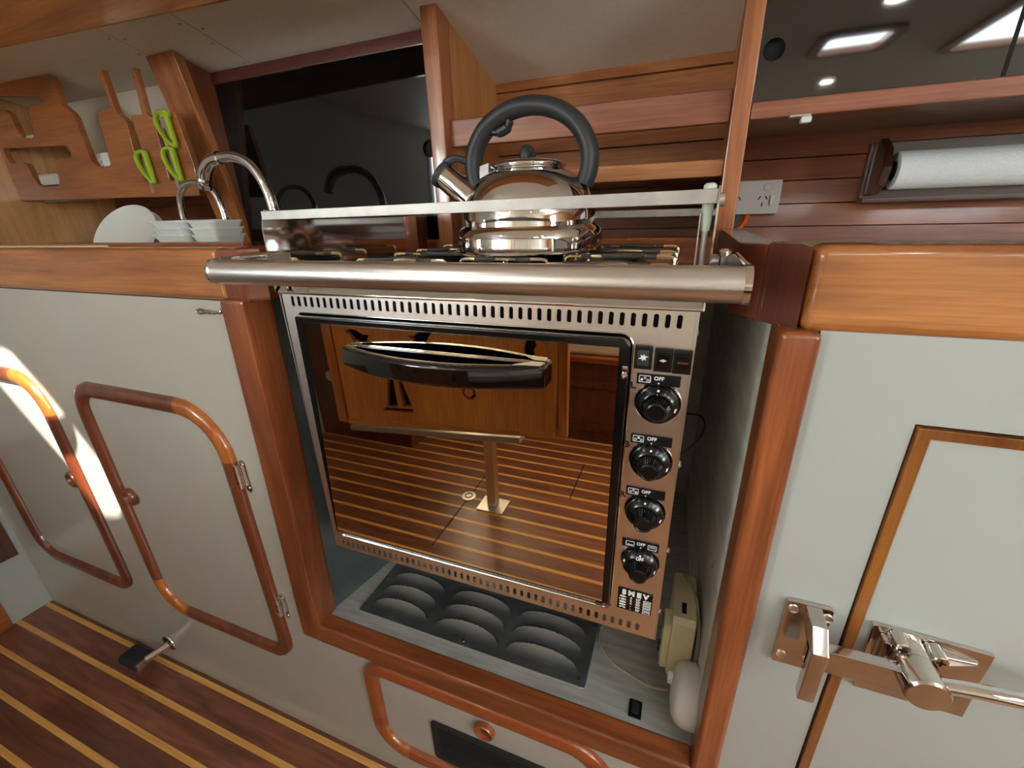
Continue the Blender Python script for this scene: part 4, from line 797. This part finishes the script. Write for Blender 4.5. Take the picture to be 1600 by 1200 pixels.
# ------------------------------------------------------------------ dishes behind the sink
def plate_bowl(r, depth, c, n):
    b = MB(); k = r / 0.112
    b.lathe([(0, 0.0), (0.05 * k, 0.002), (0.085 * k, depth * 0.35), (0.112 * k, depth), (0.114 * k, depth + 0.002), (0.112 * k, depth + 0.003), (0.083 * k, depth * 0.35 + 0.005), (0.05 * k, 0.007), (0, 0.005)], c, n, 64)
    return b
DN = Vector((0.21, -0.80, 0.56)).normalized()
obj('serving_bowl', plate_bowl(0.077, 0.020, Vector((-1.200, 0.275, 1.002)), DN), porcelain, None, 'large shallow white bowl tilted on edge left of the stacked bowls', 'bowl')
obj('serving_bowl', plate_bowl(0.077, 0.020, Vector((-1.190, 0.2775, 0.996)) - DN * 0.010, DN), porcelain, None, 'second white bowl leaning right behind the large tilted one', 'bowl')
def sq_bowl(cx, cy, z, s, h):
    b = MB(); rings = []
    for (k, zz) in ((0.55, 0), (0.62, 0.001), (0.86, h * 0.7), (1.0, h), (1.04, h), (1.04, h + 0.0025), (0.98, h + 0.0025), (0.82, h * 0.75), (0.55, 0.004)):
        rings.append([b.bm.verts.new((cx + p[0] * k, cy + p[1] * k, z + zz)) for p in rrect(-s, s, -s, s, s * 0.30, 5)])
    for i in range(len(rings) - 1):
        n = len(rings[i])
        for k in range(n): b.bm.faces.new((rings[i][k], rings[i][(k + 1) % n], rings[i + 1][(k + 1) % n], rings[i + 1][k]))
    b.bm.faces.new(rings[0][::-1]); b.bm.faces.new(rings[-1]); return b
lev = ['lowest', 'middle', 'topmost']
for k in range(3):
    obj('square_bowl', sq_bowl(-0.938 + 0.001 * k, 0.235, 0.9725 + k * 0.0125, 0.050, 0.042), porcelain, None, 'white squarish bowl, %s of the wide stack behind the small tap' % lev[k], 'bowl', 'stacked white bowls')
for k in range(3):
    obj('square_bowl', sq_bowl(-0.846 - 0.001 * k, 0.225, 0.9725 + k * 0.0125, 0.034, 0.040), porcelain, None, 'small white squarish bowl, %s of the narrow stack right of the wide stack' % lev[k], 'bowl', 'stacked white bowls')

# ------------------------------------------------------------------ taps
t1 = thing('sink_tap', (-0.69, 0.225, 0.972), 'large chrome gooseneck sink tap curving left beside the cooker', 'tap')
ty = 0.225
b = MB(); b.tube(catmull([(-0.700, ty, 0.972), (-0.697, ty, 1.02), (-0.693, ty, 1.052), (-0.700, ty, 1.090), (-0.722, ty, 1.125), (-0.758, ty, 1.142), (-0.798, ty, 1.143)], 8), 0.0085, 18); obj('neck', b, chrome, t1)
b = MB(); b.tube(catmull([(-0.795, ty, 1.143), (-0.818, ty, 1.139), (-0.838, ty, 1.126), (-0.848, ty, 1.108)], 6), 0.0112, 20); sh_ = obj('spray_head', b, chrome, t1)
b = MB(); b.lathe([(0.0125, 0), (0.0130, 0.004), (0.0105, 0.006), (0.0105, 0.009), (0.0125, 0.011), (0.0115, 0.018), (0, 0.0182)], (-0.847, ty, 1.112), (-0.35, 0, -0.93), 24); obj('nozzle', b, chrome, sh_)
b = MB(); b.lathe([(0.020, 0), (0.020, 0.006), (0.013, 0.02), (0.0095, 0.03)], (-0.700, ty, 0.972), (0, 0, 1), 28); obj('base', b, chrome, t1)
t2 = thing('water_tap', (-0.87, 0.265, 0.972), 'slim steel swan-neck tap bending left over the stacked bowls', 'tap')
b = MB(); ty = 0.265
b.tube(catmull([(-0.875, ty, 0.972), (-0.874, ty, 1.00), (-0.872, ty, 1.05), (-0.878, ty, 1.080), (-0.895, ty, 1.102), (-0.925, ty, 1.111), (-0.960, ty, 1.108), (-0.985, ty, 1.090), (-0.992, ty, 1.065), (-0.994, ty, 1.044)], 7), 0.0062, 14); obj('neck', b, steel_p, t2)
b = MB(); b.lathe([(0.012, 0), (0.012, 0.012), (0.007, 0.02)], (-0.875, ty, 0.972), (0, 0, 1), 20); obj('base', b, steel_p, t2)

# ------------------------------------------------------------------ power socket and cables
so_ = thing('power_socket', (0.10, 0.57, 1.05), 'grey double power socket on the planks beside the right divider', 'socket')
sx0, sx1, sz0, sz1 = 0.052, 0.1455, 1.0205, 1.0775; SY = 0.562
b = MB(); b.prism(rrect(sx0, sx1, sz0, sz1, 0.003), 'Y', SY, 0.578, 0.002); obj('plate', b, socket_m, so_)
for cx in (0.075, 0.118):
    for (dx, dz, an) in ((-0.0055, 0.002, -0.5), (0.0055, 0.002, 0.5), (0, -0.009, 0)):
        b = MB().add_mesh(flat2d([(-0.0010, -0.0032), (0.0010, -0.0032), (0.0010, 0.0032), (-0.0010, 0.0032)], [], 0.0003), faceY(cx + dx, SY - 0.0002, 1.046 + dz) @ Matrix.Rotation(an, 4, 'Z')); obj('pin_slot', b, blackm, so_)
for cx in (0.080, 0.1235):
    b = MB(); b.lathe([(0.0066, 0), (0.0066, 0.0012), (0.0058, 0.0018), (0, 0.0018)], (cx, SY, 1.0655), (0, -1, 0), 24); obj('cap', b, socket_m, so_)
b = MB(); b.hexa([(0.1305, SY - 0.001, 1.034), (0.1335, SY - 0.001, 1.034), (0.1365, SY, 1.052), (0.1300, SY, 1.052), (0.1305, SY - 0.004, 1.036), (0.1335, SY - 0.004, 1.036), (0.1360, SY - 0.003, 1.052), (0.1300, SY - 0.003, 1.052)], 0.0005); obj('rocker', b, white_pl, so_)
b = MB(); b.tube(catmull([(0.098, 0.572, 1.022), (0.096, 0.566, 1.012), (0.088, 0.552, 1.000), (0.075, 0.535, 0.99), (0.066, 0.52, 0.975)], 6), 0.0040, 10); obj('power_cable', b, orange, None, 'orange cable dropping from the grey socket behind the divider', 'cable')
b = MB(); b.tube(catmull([(0.083, 0.574, 1.022), (0.080, 0.569, 1.010), (0.072, 0.560, 1.002), (0.060, 0.55, 0.998)], 6), 0.0046, 10); obj('power_cable', b, greyc, None, 'dark grey cable looping out under the grey socket', 'cable')

# ------------------------------------------------------------------ paper towel and holder
ph = thing('towel_holder', (0.34, 0.53, 1.08), 'dark varnished timber paper towel holder under the right shelf', 'holder')
dk = wood('holder_wood', srgb(76, 36, 26), srgb(50, 24, 18), 'X', coat=0.9)
b = MB(); b.box(0.262, 0.66, 0.556, 0.572, 1.034, 1.125, 0.002); b.box(0.262, 0.66, 0.540, 0.556, 1.034, 1.042, 0.001); obj('back_board', b, dk, ph)
for x in (0.266, 0.60):
    b = MB(); b.prism([(0.560, 1.045), (0.560, 1.122), (0.535, 1.128), (0.505, 1.112), (0.492, 1.085), (0.500, 1.060), (0.525, 1.046)], 'X', x, x + 0.012, 0.003); obj('side_bracket', b, dk, ph)
b = MB(); b.tube([(0.27, 0.525, 1.082), (0.61, 0.525, 1.082)], 0.006, 12); obj('rod', b, mahog, ph)
pr_ = thing('paper_towel_roll', (0.43, 0.525, 1.082), 'white paper towel roll on the dark holder at right', 'paper towel')
b = MB(); b.lathe([(0.0140, 0.0), (0.0262, 0.0), (0.0272, 0.002), (0.0272, 0.30), (0.0262, 0.302), (0.0140, 0.302)], (0.288, 0.520, 1.080), (1, 0, 0), 64); obj('paper', b, paper, pr_)
b = MB(); b.lathe([(0.0138, -0.001), (0.0138, 0.303), (0.0128, 0.303), (0.0128, -0.001), (0.0138, -0.001)], (0.288, 0.520, 1.080), (1, 0, 0), 40); obj('core', b, mat('card', srgb(96, 84, 72), 0.8), pr_)

# ------------------------------------------------------------------ things in the recess on the right
rg = thing('gas_alarm', (0.05, 0.14, 0.44), 'cream plastic alarm box on the right wall of the cooker recess', 'alarm')
b = MB(); b.prism([(0.085, 0.395), (0.085, 0.500), (0.092, 0.506), (0.175, 0.506), (0.182, 0.500), (0.182, 0.395), (0.175, 0.390), (0.092, 0.390)], 'X', 0.036, 0.068, 0.004); obj('case', b, cream_pl, rg)
b = MB(); b.box(0.026, 0.037, 0.088, 0.120, 0.402, 0.488, 0.003); obj('side_module', b, cream_pl, rg)
b = MB(); b.box(0.0245, 0.0265, 0.092, 0.112, 0.415, 0.443, 0.001); obj('button_strip', b, liner, rg)
for z in (0.422, 0.435): b = MB(); b.lathe([(0.0045, 0), (0.0045, 0.0015), (0, 0.002)], (0.0245, 0.102, z), (-1, 0, 0), 14); obj('button', b, blackm, rg)
for z in (0.475, 0.478, 0.481, 0.484): obj('rib', MB().box(0.0255, 0.0262, 0.092, 0.116, z, z + 0.001), greyc, rg)
obj('indicator', MB().box(0.048, 0.054, 0.10, 0.118, 0.5058, 0.5072), blackm, rg)
bl = thing('bell_siren', (0.06, 0.05, 0.41), 'round glossy white plastic dome on the recess wall below the cream box', 'siren')
b = MB(); b.lathe([(0.040, 0), (0.041, 0.004), (0.040, 0.018), (0.036, 0.026), (0.028, 0.031), (0.015, 0.0335), (0, 0.034)], (0.0775, 0.052, 0.412), (-1, 0, 0), 48); obj('dome', b, white_pl, bl)
b = MB(); b.lathe([(0.008, 0.03), (0.008, 0.038), (0, 0.039)], (0.0765, 0.060, 0.425), (-1, 0, 0), 20); obj('lens', b, white_pl, bl)
b = MB(); b.tube(catmull([(-0.052, 0.20, 0.366), (-0.066, 0.165, 0.366), (-0.068, 0.13, 0.366), (-0.045, 0.10, 0.366), (-0.010, 0.085, 0.367), (0.020, 0.075, 0.372), (0.042, 0.062, 0.395)], 8), 0.0022, 8); obj('bell_wire', b, cable_m, None, 'beige twin wire curling over the recess floor to the white dome', 'wire')
b = MB(); b.tube(catmull([(0.050, 0.17, 0.508), (0.062, 0.14, 0.515), (0.072, 0.11, 0.49), (0.073, 0.095, 0.45), (0.071, 0.080, 0.41), (0.064, 0.07, 0.395)], 8), 0.0020, 8); b.tube(catmull([(0.052, 0.17, 0.508), (0.066, 0.13, 0.512), (0.0735, 0.10, 0.48), (0.0745, 0.088, 0.44), (0.072, 0.075, 0.405)], 8), 0.0018, 8); obj('alarm_wire', b, cable_m, None, 'pale wires hanging down behind the cream alarm box', 'wire')
b = MB(); b.tube(catmull([(0.022, 0.14, 0.795), (0.040, 0.16, 0.785), (0.047, 0.17, 0.765), (0.040, 0.17, 0.742), (0.022, 0.16, 0.725)], 8), 0.0012, 6); obj('igniter_wire', b, blackp, None, 'thin black wire loop beside the cooker side at knob height', 'wire')
swt = thing('floor_switch', (0.0, 0.04, 0.363), 'small black rocker switch set in the recess floor near the sill', 'switch')
b = MB(); b.box(-0.008, 0.010, 0.027, 0.052, 0.363, 0.3665, 0.001); obj('bezel', b, blackp, swt)
b = MB(); b.box(-0.004, 0.006, 0.031, 0.048, 0.3665, 0.369, 0.001); obj('rocker', b, rubber, swt)

# ------------------------------------------------------------------ cabin behind the camera (seen in the mirrored door)
tb = thing('saloon_table', (-0.62, -0.85, 0), 'varnished saloon table with a hanging leaf cut with dolphins and a sailboat', 'table')
def leafpt(px, pz): return (px, pz)
dolph = [[(-0.929, 0.722), (-0.905, 0.730), (-0.885, 0.728), (-0.862, 0.715), (-0.840, 0.716), (-0.848, 0.702), (-0.845, 0.675), (-0.843, 0.650), (-0.868, 0.668), (-0.886, 0.685), (-0.892, 0.696), (-0.897, 0.684), (-0.904, 0.700), (-0.915, 0.715)],
         [(-0.706, 0.722), (-0.684, 0.725), (-0.672, 0.735), (-0.650, 0.745), (-0.622, 0.742), (-0.640, 0.722), (-0.650, 0.698), (-0.656, 0.712), (-0.680, 0.690), (-0.695, 0.668), (-0.700, 0.690), (-0.690, 0.712)],
         [(-0.352, 0.748), (-0.330, 0.742), (-0.326, 0.725), (-0.334, 0.712), (-0.330, 0.700), (-0.345, 0.690), (-0.353, 0.670), (-0.360, 0.690), (-0.362, 0.715)],
         [(-0.790, 0.625), (-0.778, 0.640), (-0.772, 0.496), (-0.812, 0.490)], [(-0.768, 0.640), (-0.720, 0.503), (-0.752, 0.498)], [(-0.832, 0.474), (-0.822, 0.486), (-0.717, 0.494), (-0.719, 0.482)],
         [(-0.541, 0.620), (-0.534, 0.620), (-0.535, 0.590), (-0.540, 0.572), (-0.533, 0.561), (-0.522, 0.559), (-0.512, 0.567), (-0.514, 0.580), (-0.523, 0.582), (-0.516, 0.588), (-0.506, 0.580), (-0.504, 0.566), (-0.515, 0.552), (-0.530, 0.550), (-0.544, 0.560), (-0.548, 0.575)]]
me = flat2d([(-0.972, 0.425), (-0.275, 0.487), (-0.268, 0.80), (-0.975, 0.80)], dolph, 0.007)
LY = -0.65
lfp = obj('hanging_leaf', MB().add_mesh(me, faceY(0, LY, 0)), leaf_m, tb)
obj('leaf_backing', MB().hexa([(-0.97, LY - 0.016, 0.43), (-0.28, LY - 0.016, 0.49), (-0.28, LY - 0.012, 0.49), (-0.97, LY - 0.012, 0.43), (-0.97, LY - 0.016, 0.79), (-0.28, LY - 0.016, 0.79), (-0.28, LY - 0.012, 0.79), (-0.97, LY - 0.012, 0.79)]), blackm, lfp)
b = MB(); b.hexa([(-0.975, LY - 0.008, 0.408), (-0.272, LY - 0.008, 0.470), (-0.272, LY + 0.010, 0.470), (-0.975, LY + 0.010, 0.408), (-0.975, LY - 0.008, 0.426), (-0.272, LY - 0.008, 0.489), (-0.272, LY + 0.010, 0.489), (-0.975, LY + 0.010, 0.426)], 0.002); obj('leaf_edge', b, wood('leaf_edge', srgb(236, 176, 100), srgb(210, 140, 74), 'X'), tb)
stile_m = wood('leaf_stile', srgb(226, 156, 92), srgb(196, 118, 62), 'Z')
for (x0, x1, z0) in ((-1.012, -0.978, 0.412), (-0.268, -0.244, 0.474)):
    b = MB(); b.box(x0, x1, LY - 0.012, LY + 0.012, z0, 0.80, 0.003); obj('end_stile', b, stile_m, tb)
b = MB(); b.box(-1.02, -0.235, -1.12, -0.63, 0.80, 0.825, 0.006); obj('top', b, teak_x, tb)
b = MB(); b.hexa([(-1.03, -0.76, 0.345), (-0.40, -0.76, 0.400), (-0.40, -0.70, 0.400), (-1.03, -0.70, 0.345), (-1.03, -0.76, 0.362), (-0.40, -0.76, 0.420), (-0.40, -0.70, 0.420), (-1.03, -0.70, 0.362)], 0.001); obj('support_bar', b, silver, tb)
b = MB(); b.box(-0.60, -0.565, -0.90, -0.865, 0.01, 0.80, 0.003); obj('leg', b, steel_s, tb)
b = MB(); b.box(-0.635, -0.53, -0.925, -0.84, 0.0, 0.008, 0.002); obj('foot_plate', b, steel_s, tb)
fr2 = thing('floor_ring', (-0.70, -0.91, 0), 'round metal lifting ring let into the cabin floor near the table foot', 'ring')
b = MB(); b.lathe([(0.028, 0), (0.028, 0.002), (0.022, 0.0025), (0.022, 0.001), (0, 0.001)], (-0.70, -0.91, 0), (0, 0, 1), 32); obj('cup', b, steel_s, fr2)
b = MB(); b.tube([(-0.70 + 0.014 * math.cos(a), -0.91 + 0.014 * math.sin(a), 0.003) for a in [2 * PI * k / 20 for k in range(20)]], 0.002, 8, closed=True); obj('ring', b, steel_p, fr2)
for i, (x0, x1, y0, y1) in enumerate(((-0.698, -0.694, -1.10, -0.62), (-0.322, -0.318, -1.28, -1.02))):
    obj('trim_%d' % (5 + i), MB().box(x0, x1, y0, y1, 0.0, 0.0006), blackm, kind='structure')
st = thing('settee', (-0.3, -1.7, 0), 'mahogany settee with raised panels and cream cushions across the cabin', 'settee')
b = MB(); b.box(-1.66, 2.2, -1.90, -1.49, 0.0, 0.40); obj('base', b, mahog, st)
for k in range(7):
    x = -1.45 + k * 0.48; fr_b = MB().add_mesh(flat2d(rrect(x, x + 0.36, 0.06, 0.31, 0.002), [rrect(x + 0.03, x + 0.33, 0.09, 0.28, 0.002)], 0.004, 0.002), faceY(0, -1.486, 0) @ Matrix.Identity(4)); obj('raised_panel', fr_b, mahog, st)
b = MB(); b.box(-1.66, 2.2, -1.90, -1.47, 0.40, 0.425, 0.004); obj('seat_edge', b, teak_x, st)
for k in range(4):
    b = MB(); b.box(-1.64 + k * 0.95, -0.71 + k * 0.95, -1.88, -1.50, 0.426, 0.53, 0.02, 3); obj('seat_cushion', b, brown_fab, st)
    b = MB(); b.box(-1.64 + k * 0.95, -0.71 + k * 0.95, -2.02, -1.90, 0.53, 0.885, 0.025, 3); obj('back_cushion', b, brown_fab, st)
lk = thing('side_locker', (-1.4, -1.3, 0), 'dark mahogany locker with a round metal catch beside the hanging table leaf', 'locker')
b = MB(); b.box(-1.655, -1.12, -1.46, -1.16, 0.0, 0.98, 0.004); obj('body', b, mahog, lk)
b = MB(); b.lathe([(0.026, 0), (0.026, 0.002), (0.020, 0.004), (0.012, 0.003), (0, 0.003)], (-1.545, -1.16, 0.325), (0, 1, 0), 28); obj('round_catch', b, silver, lk)
b = MB(); b.box(-1.66, 2.2, -2.29, -1.90, 0.905, 0.93, 0.004); obj('side_shelf', b, teak_x, None, 'long varnished shelf above the settee back under the added cabin windows', 'shelf')
obj('settee_backing', MB().box(-1.66, 2.2, -2.285, -2.03, 0.0, 0.90), mahog, None, 'plain mahogany casing behind the settee back', 'casing')
obj('wall_far_lining', MB().box(-1.66, 2.2, -2.30, -2.2915, 0.931, ZC), cream, kind='structure')
for (x, y) in ((-0.62, -0.62), (0.45, -0.62), (-0.62, -1.55), (0.5, -1.55), (1.6, -1.0)):
    l = thing('ceiling_light', (x, y, ZC), 'round cabin downlight in the cream ceiling', 'light', 'cabin downlights')
    b = MB(); b.lathe([(0.036, 0), (0.036, 0.008), (0.028, 0.011), (0.026, 0.006), (0, 0.006)], (x, y, ZC), (0, 0, -1), 32); obj('bezel', b, chrome, l)
    b = MB(); b.lathe([(0.026, 0.0062), (0.022, 0.010), (0, 0.011)], (x, y, ZC), (0, 0, -1), 24); obj('lens', b, lamp_e, l)
